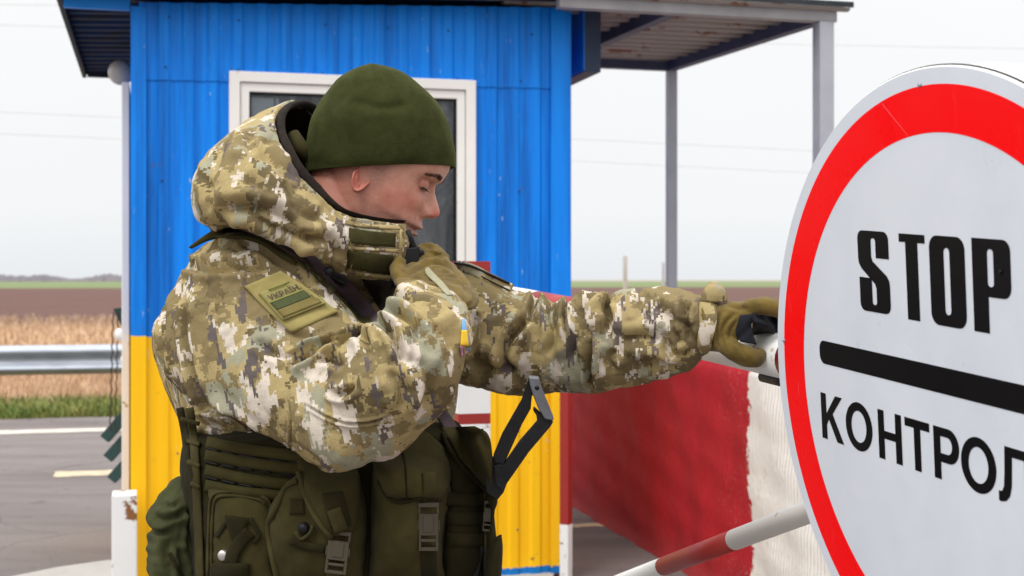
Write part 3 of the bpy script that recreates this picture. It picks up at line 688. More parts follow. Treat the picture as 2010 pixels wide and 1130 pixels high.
pNL = Vector((NRg.x-1.36*E1.x, NRg.y-1.36*E1.y, zbn+.0)); pFL = Vector((FRg.x-1.25*E1.x, FRg.y-1.25*E1.y, zbf))
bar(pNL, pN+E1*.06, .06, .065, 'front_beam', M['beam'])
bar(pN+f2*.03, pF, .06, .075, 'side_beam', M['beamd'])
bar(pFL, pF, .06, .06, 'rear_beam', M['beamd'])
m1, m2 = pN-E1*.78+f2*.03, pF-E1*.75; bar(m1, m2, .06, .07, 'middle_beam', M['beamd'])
V = []; Fs = []; ts = np.linspace(-.035, 1.05, 260)
for t_v in ts:
    zz = zbn+(zbf-zbn)*t_v+.078+.028*math.tanh(2*math.sin(t_v*LN/.145*2*PI))
    for e_ in (-1.55, .11):
        b = NRg+(FRg-NRg)*t_v+E1*e_; V += [Vector((b.x, b.y, zz)), Vector((b.x, b.y, zz+.004))]
for i in range(len(ts)-1):
    a, b = i*4, i*4+4; Fs += [[a, b, b+2, a+2], [a+1, a+3, b+3, b+1], [a, a+1, b+1, b], [a+2, b+2, b+3, a+3]]
mk('roof_sheet', V, Fs, M['canopy'], can, True, recalc=True)
mb = MB(); b0 = NRg-f2*.068-E1*1.6; mb.box(Vector((b0.x, b0.y, zbn+.066)), E1*1.72, -f2*.012, Vector((0, 0, .026))); mb.build('roof_edge', M['roofd'], can)
MB().box(Vector((NRg.x, NRg.y, .002))-E1*.038-E2*.038, E1*.076, E2*.076, Vector((0, 0, zbn-.004))).build('post', M['post'], can)
MB().box(Vector((FRg.x, FRg.y, .002))-E1*.028-E2*.028, E1*.056, E2*.056, Vector((0, 0, zbf-.004))).build('post', M['post'], can)
# box at the booth's upper right: left face blue, other faces navy
c = P(1148, 140, 6.62); 
mb = MB(); mb.box(Vector((c.x, c.y, c.z)), E1*.082, E2*.9, Vector((0, 0, .335)))
o = mb.build('roof_end_box', M['navy2'], booth)
mb = MB(); mb.box(Vector((c.x, c.y+.002, c.z+.006))-E1*.006, E1*.005, E2*.9, Vector((0, 0, .325))); mb.build('box_side_sheet', M['blue'], o)

# ============================================================ CONCRETE BLOCK (painted)
G0 = Vector((.377, 8.69, 0)); gd = (Vector((.782, 7.025, 0))-G0); gl = gd.length; gd.normalize(); gn = Vector((-gd.y, gd.x, 0)); gn = gn if gn.x > 0 else -gn
sR = ((P(1470, 548, 1)*0).x, )
k = (1470-1005)/F; sb = (k*G0.y-G0.x)/(gd.x-k*gd.y)
n_s = 90; n_z = 22; V = []; buv = []; Fs = []
s_lo, s_hi = -1.2, 4.9
def htop(s): return 1.135-.030*(s-.2)+.006*math.sin(s*5)
for i in range(n_s+1):
    s = s_lo+(s_hi-s_lo)*i/n_s
    for j in range(n_z+1):
        z = htop(s)*j/n_z; dn = .007*math.sin(s*7+z*3)+.006*math.sin(s*17+z*11)+.004*math.sin(z*31+s*5)+(.012 if j == n_z else 0)
        if j == 0: dn -= .02
        V.append(G0+gd*s+gn*dn+Vector((0, 0, z+.001))); buv.append((s-sb, z, 0))
    V.append(G0+gd*s+gn*.30+Vector((0, 0, htop(s)+.006))); buv.append((s-sb, 0, 1))
    V.append(G0+gd*s+gn*.31+Vector((0, 0, .001))); buv.append((s-sb, 0, 0))
r_ = n_z+3
for i in range(n_s):
    for j in range(r_-1): a = i*r_+j; Fs.append([a, a+1, a+r_+1, a+r_])
Fs += [list(range(r_)), [n_s*r_+j for j in range(r_)][::-1]]
o = mk('concrete_barrier_block', V, Fs, M['block'], None, True, recalc=True); attr(o, 'buv', buv)
for pgn in o.data.polygons: pgn.use_smooth = abs(pgn.normal.z) < .5
tag(o, 'rough concrete wall block painted red then white behind the arm', 'concrete block')
# distant marker posts
for px, wd, y0, D, m_, lb, nm in ((1227, .075, 500, 24, M['concrete'], 'pale distant concrete marker post standing on the field edge', 'marker_post'), (1302, .05, 513, 24, M['post'], 'thin bluish distant marker post next to the canopy leg', 'marker_post')):
    c = P(px, y0, D); z = c.z; MBx = MB().tube([Vector((c.x, c.y, -.1)), Vector((c.x, c.y, z*.98)), Vector((c.x, c.y, z))], [wd/2, wd/2, wd*.3], 10)
    o = MBx.build(nm, m_, None, True); tag(o, lb, 'marker post')
# overhead lines far behind
for (xa, ya, xb, yb, lb) in ((-200, 8, 3000, -120, 'highest faint overhead wire crossing the sky'), (-400, 204, 2600, 350, 'faint grey overhead wire sagging low above the fields'), (-400, 246, 2600, 395, 'lowest faint overhead wire above the fields'), (-700, 30, 2800, 110, 'faint upper overhead wire behind the canopy')):
    D = 70; pts = []
    for t_v in np.linspace(0, 1, 24):
        x = xa+(xb-xa)*t_v; pts.append(P(x, ya+(yb-ya)*t_v*(.3+.7*t_v) + 20*math.sin(PI*t_v), D+20*t_v))
    V, Fs = sweep(pts, .012, 5); o = mk('overhead_wire', V, Fs, M['cable']); tag(o, lb, 'overhead wire', 'overhead wires')

# ============================================================ BARRIER: boom, brace, sign
barr = thing('barrier_boom', Vector((bp.x, bp.y, 1.4)), 'red and white striped barrier boom held by the soldier\'s gloved hand', 'barrier')
b0 = Vector((.4203, 2.25, 1.328)); b1 = Vector((-.1184, 3.918, 1.4135)); bd = (b1-b0); bl = bd.length; bd.normalize()
pos_ = [(-.95, -.45, 'w'), (-.45, -.05, 'r'), (-.05, .02, 'r')]
edges = [(-1.05, 'r'), (-.62, 'w'), (-.30, 'r'), (-.10, 'w'), (.27, 'w'), (.60, 'w'), (.876, 'r'), (1.163, 'w'), (1.45, 'r'), (bl+.02, None)]
for (a, k_), (b, _) in zip(edges, edges[1:]):
    MB().tube([b0+bd*a, b0+bd*b], .036, 28).build('boom_section', M['redb'] if k_ == 'r' else M['whiteb'], barr, True)
MB().tube([b0+bd*(-.12)-Vector((0, 0, .041)), b0+bd*.005-Vector((0, 0, .041))], .009, 12).build('rubber_stop', M['black'], barr, True)
br0 = P(2090, 815, 1.57); br1 = P(760, 1331, 4.9); br1.z = .03; bdv = br1-br0; T = bdv.length; 
kx = lambda px: [t_v for t_v in np.linspace(0, 1, 3000) if 1005+F*(br0+bdv*t_v).x/(br0+bdv*t_v).y <= px][0]
ee = [(0, 'w'), (kx(1442), 'r'), (kx(1303), 'w'), (kx(1150), 'r'), (kx(1000), 'w'), (1, None)]
for (a, k_), (b, _) in zip(ee, ee[1:]):
    MB().tube([br0+bdv*a, br0+bdv*b], .0180, 20).build('brace_section', M['redb'] if k_ == 'r' else M['whiteb'], barr, True)
# sign: double round plate
SG = .4/.35
Cs = Vector((.4507, 1.3999, H-.1314))-Vector((0, 0, H)); Cs = Cs*SG+Vector((0, 0, H))
u_ = Vector((.30653, -.94897, -.07409)).normalized(); v_ = Vector((-.06969, -.1, .99254)).normalized(); n_ = Vector((.94931, .29908, .09679)).normalized()
sign = thing('control_sign', Cs, 'round white stop control sign with red ring and black lettering', 'road sign')
def S(u, v, d=0): return Cs+(u_*u+v_*v)*SG-n_*d     # d towards the viewer
R0, R1, R2 = .35, .35*.9472, .35*.8086
def disc_ring(ra, rb, d, n=160):
    V = [S(r*math.cos(2*PI*k/n), r*math.sin(2*PI*k/n), d) for r in (ra, rb) for k in range(n)]
    if ra < 1e-6: return V[n:], [list(range(n))]
    return V, [[k, (k+1) % n, n+(k+1) % n, n+k] for k in range(n)]
n = 160; V = []
prof_ = [(R0-.002, .003), (R0, .001), (R0, -.004), (R0-.003, -.006), (R0-.003, -.055), (R0, -.057), (R0, -.062)]
for r, d in prof_: V += [S(r*math.cos(2*PI*k/n), r*math.sin(2*PI*k/n), d) for k in range(n)]
Fs = [[i*n+k, i*n+(k+1) % n, (i+1)*n+(k+1) % n, (i+1)*n+k] for i in range(len(prof_)-1) for k in range(n)]+[[(len(prof_)-1)*n+k for k in range(n)]]
mk('rim', V, Fs, M['sgrim'], sign, False, recalc=True)
V = [S(r*math.cos(2*PI*k/n), r*math.sin(2*PI*k/n), d) for r, d in ((R0+.0012, -.0015), (R0+.0012, -.0045), (R0-.001, -.0045), (R0-.001, -.0015)) for k in range(n)]
mk('edge_gasket', V, [[i*n+k, i*n+(k+1) % n, ((i+1) % 4)*n+(k+1) % n, ((i+1) % 4)*n+k] for i in range(4) for k in range(n)], M['sgk'], sign, False, recalc=True)
mk('plate_face', *disc_ring(0, R0-.0018, .0031), M['sgw'], sign, False)
mk('red_ring', *disc_ring(R2, R1, .0034), M['sgr'], sign, False)
def arc(cx, cy, rx, ry, a0, a1, n=10): return [(cx+rx*math.cos(math.radians(a0+(a1-a0)*i/n)), cy+ry*math.sin(math.radians(a0+(a1-a0)*i/n))) for i in range(n+1)]
def rrect(x0, y0, x1, y1, r): return arc(x1-r, y1-r, r, r, 0, 90, 6)+arc(x0+r, y1-r, r, r, 90, 180, 6)+arc(x0+r, y0+r, r, r, 180, 270, 6)+arc(x1-r, y0+r, r, r, 270, 360, 6)
def glyph(name, loops, d=.0035, parent=sign, matk=None, place=S, thick=True):
    cu = bpy.data.curves.new(name, 'CURVE'); cu.dimensions = '2D'; cu.fill_mode = 'BOTH'
    for lp in loops:
        sp = cu.splines.new('POLY'); sp.points.add(len(lp)-1)
        for p_, q_ in zip(sp.points, lp): p_.co = (q_[0], q_[1], 0, 1)
        sp.use_cyclic_u = True
    tmp = bpy.data.objects.new('t', cu); COL.objects.link(tmp); dg = bpy.context.evaluated_depsgraph_get()
    me = bpy.data.meshes.new_from_object(tmp.evaluated_get(dg)); V = [v.co.copy() for v in me.vertices]; Fs = [list(p.vertices) for p in me.polygons]
    bpy.data.objects.remove(tmp); bpy.data.meshes.remove(me)
    return mk(name, [place(v.x, v.y, d) for v in V], Fs, matk or M['sgk'], parent, False)
mmv = .001
def Sg(loops, x0, y0): return [[(x0+a*mmv, y0+b*mmv) for a, b in lp] for lp in loops]
glyph('letter', Sg([[(61, 61), (35.5, 61), (35.5, 80)]+arc(31, 80, 4.3, 3, 0, 180, 6)[1:-1]+[(26.7, 80), (26.7, 62), (29, 57), (56, 42), (60, 37), (61, 31)]+arc(51, 9, 10, 9, 0, -90, 5)+arc(11, 9, 10, 9, 270, 180, 5)+[(1, 38), (26, 38), (26, 11)]+arc(30.2, 11, 4.2, 3, 180, 360, 6)[1:-1]+[(34.4, 11), (34.4, 27), (32, 32), (6, 48), (1, 54), (0, 60)]+arc(10, 82, 10, 9, 180, 90, 5)+arc(51, 82, 10, 9, 90, 0, 5)], -.1505, .0867))
glyph('letter', Sg([[(0, 92), (0, 83), (11.5, 83), (11.5, 0), (33.5, 0), (33.5, 83), (46.5, 83), (46.5, 92)]], -.0695, .0853))
glyph('letter', Sg([rrect(0, 0, 59, 93, 13), rrect(24.5, 12, 34, 81, 4.7)[::-1]], -.0158, .0848))
glyph('letter', Sg([[(0, 0), (24, 0), (24, 36), (46, 36)]+arc(47, 47, 11, 11, -90, 0, 5)+arc(47, 82, 11, 11, 0, 90, 5)+[(0, 93)], rrect(23.5, 46, 32.5, 83, 4)[::-1]], .0545, .0852))
glyph('bar', [rrect(-.2445, .0131, .2445, .0412, .0105)])
h = 56.0
def KO(x, loops): glyph('letter', Sg(loops, x, -.0793))
KO(-.2472, [[(0, 0), (12, 0), (12, 18), (17, 25), (34, 0), (49, 0), (26, 33), (48, h), (33, h), (12, 32), (12, h), (0, h)]])
def ring_o(x, w_=56): KO(x, [arc(w_/2, h/2, w_/2, h/2+.7, 0, 359, 40), arc(w_/2, h/2, w_/2-12.5, h/2-9.3, 0, 359, 40)[::-1]])
ring_o(-.1927)
KO(-.1247, [[(0, 0), (12, 0), (12, 24), (33.5, 24), (33.5, 0), (45.5, 0), (45.5, h), (33.5, h), (33.5, 33), (12, 33), (12, h), (0, h)]])
KO(-.0727, [[(0, h), (0, h-9.5), (16.5, h-9.5), (16.5, 0), (28.5, 0), (28.5, h-9.5), (45, h-9.5), (45, h)]])
KO(-.0209, [[(0, 0), (12, 0), (12, 19), (26, 19)]+arc(26, 37.5, 17.5, 18.5, -90, 90, 14)+[(0, h)], [(12, h-9.5), (24, h-9.5)]+arc(24, 37.5, 7.5, 9, 90, -90, 10)+[(12, 28.5)]])
ring_o(.0250)
KO(.0836, [[(0, 0), (3, -1)]+[(11, 1), (17, 7), (20, 17), (21, 34), (21.5, 46.5), (39, 46.5), (39, 0), (51, 0), (51, h), (10.5, h), (9.5, 30), (8, 15), (5, 10), (0, 9.5)]])
KO(.1480, [[(0, 0), (24, 0)]+arc(25, 17.5, 17, 17.5, -90, 90, 14)+[(12, 35), (12, h), (0, h)], [(12, 26), (23, 26)]+arc(23, 17.5, 7.5, 8.5, 90, -90, 10)+[(12, 9)]])
for (x0, y0, x1, y1) in ((-.090, .316, -.045, .281), (-.30, -.02, -.299, -.035)):
    dx, dy = x1-x0, y1-y0; l_ = math.hypot(dx, dy); nx_, ny_ = -dy/l_*.0006, dx/l_*.0006
    glyph('scratch', [[(x0, y0), (x1, y1), (x1+nx_, y1+ny_), (x0+nx_*1.6, y0+ny_*1.6)]], .0038, matk=mat('scratched_film', (.90, .10, .11), .5))
for uu, vv in ((.098, .147), (-.02, .332), (-.33, .03)):
    a = S(uu, vv, .0036); MB().tube([a, a-n_*.0012], .0028, 10).build('rivet', M['sgk'] if uu > 0 else M['steel'], sign, True)
# sign bracket to the boom
for zz in (.10, -.10):
    a = S(.03, zz-.03, -.07); k_ = b0+bd*(-.62); MB().tube([a, Vector((k_.x, k_.y, k_.z+(.02 if zz > 0 else -.02)))], .011, 8).build('bracket', M['steel'], sign, True)
for (uu, vv) in ((.04, -.065), (.09, .13)): pass

# ============================================================ SOLDIER
man = thing('person', (-.25, 2.25, 0), 'soldier in digital camouflage jacket, green knit cap and olive vest blowing into something while gripping the boom', 'person')
man['label'] = 'soldier in digital camouflage jacket, green knit cap and olive vest reaching out to the boom'
# ---- head (local frame: f forward, l lateral, u up), origin at the ear
HO = P(737, 352, 2.215); yaw = math.radians(-2); pit = math.radians(27)
f_ = Vector((math.cos(yaw)*math.cos(pit), math.sin(yaw)*math.cos(pit), -math.sin(pit)))
l_ = Vector((-math.sin(yaw), math.cos(yaw), 0)); u3 = f_.cross(l_).normalized()
def HW(f, l, u): return HO+f_*f+l_*l+u3*u
ip = lambda x, xs, ys: float(np.interp(x, xs, ys))
fu = [-.118, -.108, -.098, -.088, -.078, -.066, -.058, -.050, -.0445, -.037, -.030, -.022, -.010, .0, .012, .024, .034, .045, .053, .065, .08, .10, .12, .135, .145]
ff = [.045, .075, .092, .099, .100, .094, .095, .1005, .0965, .1025, .100, .097, .094, .093, .0915, .0895, .0905, .0965, .0995, .101, .099, .091, .073, .048, .0]
bu = [-.118, -.10, -.07, -.04, 0, .04, .08, .11, .13, .145]; bb = [-.035, -.045, -.058, -.072, -.088, -.098, -.093, -.072, -.045, 0]
wu = [-.118, -.10, -.085, -.06, -.035, -.01, .02, .05, .08, .11, .13, .145]; ww = [.022, .040, .049, .060, .066, .070, .072, .0735, .073, .058, .038, 0]
fu2, ff2 = fu, ff
V = []; nu_, nk = 190, 150
def G(x, m, s): return math.exp(-((x-m)/s)**2)
for i in range(nu_+1):
    u = -.118+.263*i/nu_
    xf, xb, hw = ip(u, fu, ff), ip(u, bu, bb), ip(u, wu, ww); cx = .0
    for k in range(nk):
        a = 2*PI*k/nk; c, s = math.cos(a), math.sin(a)
        ex = 2/2.35
        l = hw*math.copysign(abs(s)**ex, s); f = (xf if c > 0 else -xb)*math.copysign(abs(c)**ex, c)
        if c > 0:
            al = abs(l)
            nr = ip(u, [-.024, -.020, -.014, -.008, -.003, .004, .014, .024, .034, .042], [0, .006, .019, .0265, .0275, .0245, .0165, .009, .003, 0])
            nw = ip(u, [-.02, -.01, 0, .02, .04], [.0095, .0105, .0095, .0075, .008])
            f += nr*math.exp(-(al/nw)**2.4)
            f += .0105*G(al, .0135, .0058)*G(u, -.0115, .0085)            # nostril wing
            f -= .005*G(al, .021, .004)*G(u, -.018, .010)               # crease beside it
            f -= .0125*G(al, .0315, .0150)*G(u, .0290, .0100)            # eye socket
            f -= .005*G(al, .014, .006)*G(u, .031, .010); f -= .0022*G(al, .030, .016)*G(u, .0135, .0035)
            f += .0060*G(al, .030, .018)*G(u, .0450, .0060)              # brow
            f += .005*G(al, .044, .014)*G(u, -.002, .014)              # cheekbone
            f += .0045*G(al, .0, .020)*G(u, -.0375, .0045)+.0045*G(al, 0, .018)*G(u, -.050, .0055)-.0045*G(al, 0, .024)*G(u, -.0442, .0028)
            f -= .003*G(al, .026, .006)*G(u, -.0445, .006)              # mouth corner
            f -= .0035*G(al, .030, .007)*G(u, -.030, .018)              # nasolabial fold
            f += .004*G(al, .0, .014)*G(u, -.085, .010)
        V.append(HW(f, l, u))
nk_ = nk
Fs = [[i*nk+k, i*nk+(k+1) % nk, (i+1)*nk+(k+1) % nk, (i+1)*nk+k] for i in range(nu_) for k in range(nk)]+[list(range(nk))[::-1], [nu_*nk+k for k in range(nk)]]
neck = loft([(614, 330, 745, 420, 2.215, .056), (600, 380, 745, 470, 2.215, .060), (570, 430, 735, 530, 2.235, .062), (510, 490, 720, 580, 2.27, .07), (460, 590, 760, 640, 2.31, .07), (430, 700, 780, 700, 2.31, .09), (400, 900, 840, 900, 2.31, .11), (400, 1150, 850, 1150, 2.31, .11)], 5, 36)
def sleevec(pts): return sweep([P(*p[:3]) for p in pts], [p[3] for p in pts], 14)
armR = sleevec([(460, 590, 2.2, .05), (600, 740, 2.08, .045), (680, 790, 2.03, .04), (790, 690, 2.03, .034), (820, 640, 2.04, .028)])
armL = sleevec([(820, 620, 2.42, .05), (1000, 660, 2.40, .045), (1160, 672, 2.33, .04), (1300, 650, 2.26, .034), (1350, 645, 2.235, .028)])
legs = [sleevec([(x, 1120, 2.31, .10), (x, 1500, 2.30, .085), (x+dx, 1850, 2.31, .06), (x+dx, 2180, 2.33, .04)]) for x, dx in ((500, -10), (740, 20))]
body = fuse('body', [(V, Fs), neck, armR, armL]+legs, .0022, 4, .5)
body.data.materials.append(M['skin']); adopt(body, man)
Vb = getv(body)-np.array(HO); lf, ll, lu = Vb@np.array(f_), Vb@np.array(l_), Vb@np.array(u3)
al = np.abs(ll); msk = np.zeros((len(Vb), 3)); g = lambda x, m, s: np.exp(-((x-m)/s)**2)
sg_ = lambda x: 1/(1+np.exp(-x)); msk[:, 0] = np.clip(.38*g(al, .052, .022)*g(lu, -.010, .022)*sg_((lf-.03)/.01)+.8*g(al, 0, .018)*g(lu, -.008, .014)*sg_((lf-.105)/.004)+.2*g(lf, .03, .05)*g(lu, -.03, .05)+.3*sg_((-lf-.01)/.012)*sg_((-lu)/.01), 0, .85)
msk[:, 1] = np.clip(1.3*g(al, 0, .021)*g(lu, -.0435, .0085)*(lf > .085), 0, .9)
msk[:, 2] = .8*sg_((-lu-.032-.012*sg_((.06-lf)/.01))/.007)*sg_((lf-.012)/.010)*np.clip((.12+lu)/.02, 0, 1)+.75*sg_((lf-.002)/.003)*sg_((.024-lf)/.004)*sg_((lu+.012)/.004)*sg_((.05-lu)/.01)+.5*sg_((-.03-lf)/.004)*sg_((lu+.012)/.006)
attr(body, 'mask', msk)
# eyes, lids, brows, lashes, ear
for sgn in (-1, 1):
    ec = HW(.0738, sgn*.0315, .0290)
    ey = mk('eye', *sphere(ec, .0105, 20), M['eyew'], man)
    ic = (f_*1.0+l_*sgn*(.18)-u3*.62).normalized(); mk('iris', *sphere(ec+ic*.0056, .0055, 14), M['iris'], ey)
    # lids: spherical shells, upper one lowered
    for nm, e0, e1 in (('upper_eyelid', -24, 85), ('lower_eyelid', -88, -42)):
        Vl = []; nn = 14
        for i in range(nn+1):
            el = math.radians(e0+(e1-e0)*i/nn)
            for k in range(25):
                az = math.radians(-115+230*k/24); rr = .0124+(.0006 if i in (0, nn) else 0)
                tilt = el - .12*abs(math.sin(az))
                Vl.append(ec+(f_*math.cos(tilt)*math.cos(az)+l_*math.cos(tilt)*math.sin(az)+u3*math.sin(tilt))*rr)
        o = mk(nm, Vl, [[i*25+k, i*25+k+1, (i+1)*25+k+1, (i+1)*25+k] for i in range(nn) for k in range(24)], M['skin'], man)
        ml = np.zeros((len(Vl), 3)); ml[:, 0] = .3; attr(o, 'mask', ml)
    mb = MB()
    for i in range(26):
        az = math.radians(-62+124*i/25); el = math.radians(-25); p = ec+(f_*math.cos(el)*math.cos(az)+l_*math.cos(el)*math.sin(az)+u3*math.sin(el))*.0129
        d = (f_*math.cos(az)+l_*math.sin(az)-u3*.45)*.0075; mb.tube([p, p+d*.6-u3*.0006, p+d+u3*.0005], [.0005, .0004, .0001], 4)
    mb.build('eyelashes', M['hair'], man, True)
bb_ = bvh(body)
r = np.random.default_rng(8)
for sgn in (-1, 1):
    mb = MB()
    for i in range(200):
        a = r.random(); l = sgn*(.012+.040*a); u = .0435+.006*math.sin(min(1, a*1.25)*PI*.62)-.006*max(0, a-.6)/.4+r.normal()*.0027*(1.1-a*.6)
        o_ = HW(.16, l, u); h_ = bb_.ray_cast(o_, -f_)
        if h_[0] is None: continue
        p = h_[0]-f_*.0008; d = (l_*sgn*.8+u3*r.uniform(-.2, .9)+f_*.12).normalized()*.0065
        mb.tube([p, p+d*.5+f_*.0012, p+d+f_*.0003], [.00034, .0003, .0001], 4)
    mb.build('eyebrow', M['hair'], man, True)
def ear(sgn):
    ce = HW(-.009, sgn*.0705, -.007); V = []; Fs = []; nr, nn = 10, 30
    for i in range(nr+1):
        q = i/nr
        for k in range(nn):
            a = 2*PI*k/nn; rx = .0165*(1-.18*math.sin(a)*(-1 if math.sin(a) < 0 else .2)); ry = .0275
            if math.sin(a) < 0: rx *= .95
            x = rx*math.cos(a)*q; y = ry*math.sin(a)*q
            h = .0085*math.exp(-((q-.84)/.14)**2)-.004*math.exp(-(q/.45)**2)+(.004*math.exp(-((q-.5)/.12)**2) if math.cos(a) < .2 else 0)
            h -= max(0, y+.004)*.75
            h += -.012*(x/.0165)*.5          # rear rim stands out
            V.append(ce-f_*(-x+.0)+u3*y+l_*sgn*(h+.002))
    for i in range(nr):
        for k in range(nn): Fs.append([i*nn+k, i*nn+(k+1) % nn, (i+1)*nn+(k+1) % nn, (i+1)*nn+k])
    o = mk('ear', V, Fs, M['skin'], man); so = o.modifiers.new('s', 'SOLIDIFY'); so.thickness = .0045; so.offset = -1 if sgn > 0 else 1
    ss = o.modifiers.new('u', 'SUBSURF'); ss.levels = ss.render_levels = 1
    ml = np.zeros((len(V), 3)); ml[:, 0] = .6; attr(o, 'mask', ml)
ear(-1); ear(1)
# ---- cap
def crop1(x, y): return 520+x/2.457, 110+y/2.457
rows = [(40, 503, 545), (60, 440, 610), (90, 388, 682), (130, 333, 742), (180, 294, 800), (230, 264, 842), (300, 226, 880), (380, 207, 905), (460, 196, 917), (515, 196, 919)]
wd_ = [.018, .038, .056, .070, .082, .090, .0955, .097, .095, .091]
st = []
for (y, a, b), w__ in zip(rows, wd_): xa, ya = crop1(a, y); xb, yb = crop1(b, y); st.append((xa, ya+ (0 if y < 400 else 4), xb, yb, 2.215, w__))
xa, ya = crop1(203, 562); xb, yb = crop1(917, 541); st.append((xa, ya, xb, yb-2, 2.215, .087))
st = st[::-1]
R = cr(st, 8); n = 64; V = []
for (x1, y1, x2, y2, D, rd_) in R:
    p, q = P(x1, y1, D), P(x2, y2, D); c = (p+q)/2; a = (q-p)/2
    for k in range(n):
        t_ = 2*PI*k/n; V.append(c+a*math.cos(t_)+Vector((0, rd_, 0))*math.sin(t_))
m_ = len(R); Fs = [[i*n+k, i*n+(k+1) % n, (i+1)*n+(k+1) % n, (i+1)*n+k] for i in range(m_-1) for k in range(n)]+[[(m_-1)*n+k for k in range(n)]]
beanie = mk('knit_cap', V, Fs, M['wool'], man, True)
so = beanie.modifiers.new('s', 'SOLIDIFY'); so.thickness = .004; so.offset = -1
Vv = getv(beanie); Nn = getn(beanie); Q = photo(Vv); fc = (Nn[:, 1] < .3)
d, s, t_ = polydist(Q, [(735, 128), (740, 150), (744, 178), (748, 200)]); disp = -.006*np.exp(-(d/3.6)**2)*np.clip(1-t_, 0, 1)
d, s, t_ = polydist(Q, [(705, 200), (745, 212), (790, 206)]); disp += -.0045*np.exp(-(d/9)**2)
for pl_, am in (([(640, 230), (660, 290), (700, 320)], .0015), ([(860, 250), (850, 300), (800, 330)], .0015), ([(610, 318), (700, 330), (800, 326), (885, 312)], .0016)):
    d, s, t_ = polydist(Q, pl_); disp -= am*np.exp(-(d/10)**2)
disp = disp*fc+noise3(Vv, 9, 4)*.0016
setv(beanie, Vv+Nn*disp[:, None]*np.sign(np.sum(Nn*(Vv-Vv.mean(0)), 1))[:, None])

# ---- jacket : torso and both sleeves as one cloth
torso = loft([(440, 462, 800, 560, 2.27, .08), (385, 500, 850, 570, 2.29, .12), (345, 560, 885, 610, 2.33, .12), (310, 650, 890, 680, 2.345, .12), (316, 730, 890, 750, 2.345, .125), (343, 800, 885, 820, 2.34, .125), (370, 860, 890, 880, 2.32, .14), (385, 1000, 900, 1000, 2.31, .15), (380, 1250, 920, 1250, 2.31, .155), (375, 1380, 925, 1380, 2.31, .16)], 6, 40, (.5, .15))
upR = loft([(425, 478, 545, 468, 2.20, .070), (352, 560, 585, 487, 2.165, .093), (313, 665, 628, 535, 2.135, .104), (345, 752, 672, 590, 2.105, .104), (440, 806, 716, 648, 2.075, .102), (545, 862, 745, 690, 2.045, .10), (625, 905, 775, 745, 2.02, .095)], 6, 40, (.55, .75), 2.15)
foR = loft([(612, 800, 800, 872, 2.01, .088), (655, 720, 868, 800, 1.99, .094), (700, 668, 898, 735, 1.985, .092), (742, 630, 910, 672, 2.0, .084), (768, 592, 915, 628, 2.02, .076), (784, 570, 914, 606, 2.04, .068), (795, 557, 905, 592, 2.055, .060)], 6, 40, (.75, .3), 2.15)
lt = [(850, 520, 850, 720, 2.43, .085), (890, 522, 890, 745, 2.42, .088), (945, 535, 945, 760, 2.41, .086), (1000, 570, 1003, 771, 2.395, .084), (1045, 587, 1050, 772, 2.38, .082), (1085, 593, 1090, 766, 2.365, .078), (1122, 602, 1126, 767, 2.35, .075), (1150, 584, 1156, 769, 2.335, .077), (1172, 572, 1172, 767, 2.325, .077), (1194, 588, 1194, 760, 2.315, .073), (1215, 573, 1215, 753, 2.305, .074), (1262, 571, 1266, 744, 2.285, .070), (1310, 571, 1318, 730, 2.26, .064), (1345, 577, 1350, 719, 2.24, .058), (1368, 580, 1374, 702, 2.23, .052)]
upL = loft(lt, 4, 40, (.6, .25), 2.15)
jacket = fuse('jacket', [torso, upR, foR, upL], .0046, 5, .5)
jacket.data.materials.append(M['camo']); adopt(jacket, man)
ss = jacket.modifiers.new('d', 'SUBSURF')
ss.levels = 1; ss.render_levels = 1
dg = bpy.context.evaluated_depsgraph_get(); me = bpy.data.meshes.new_from_object(jacket.evaluated_get(dg)); jacket.modifiers.clear(); jacket.data = me
me.polygons.foreach_set('use_smooth', [True]*len(me.polygons))
c2 = lambda L_: [(280+x*.4425, 400+y*.4425) for x, y in L_]
c4 = lambda L_: [(740+x/2.457, 440+y/2.457) for x, y in L_]
c5 = lambda L_: [(1120+x/3.767, 520+y/3.767) for x, y in L_]
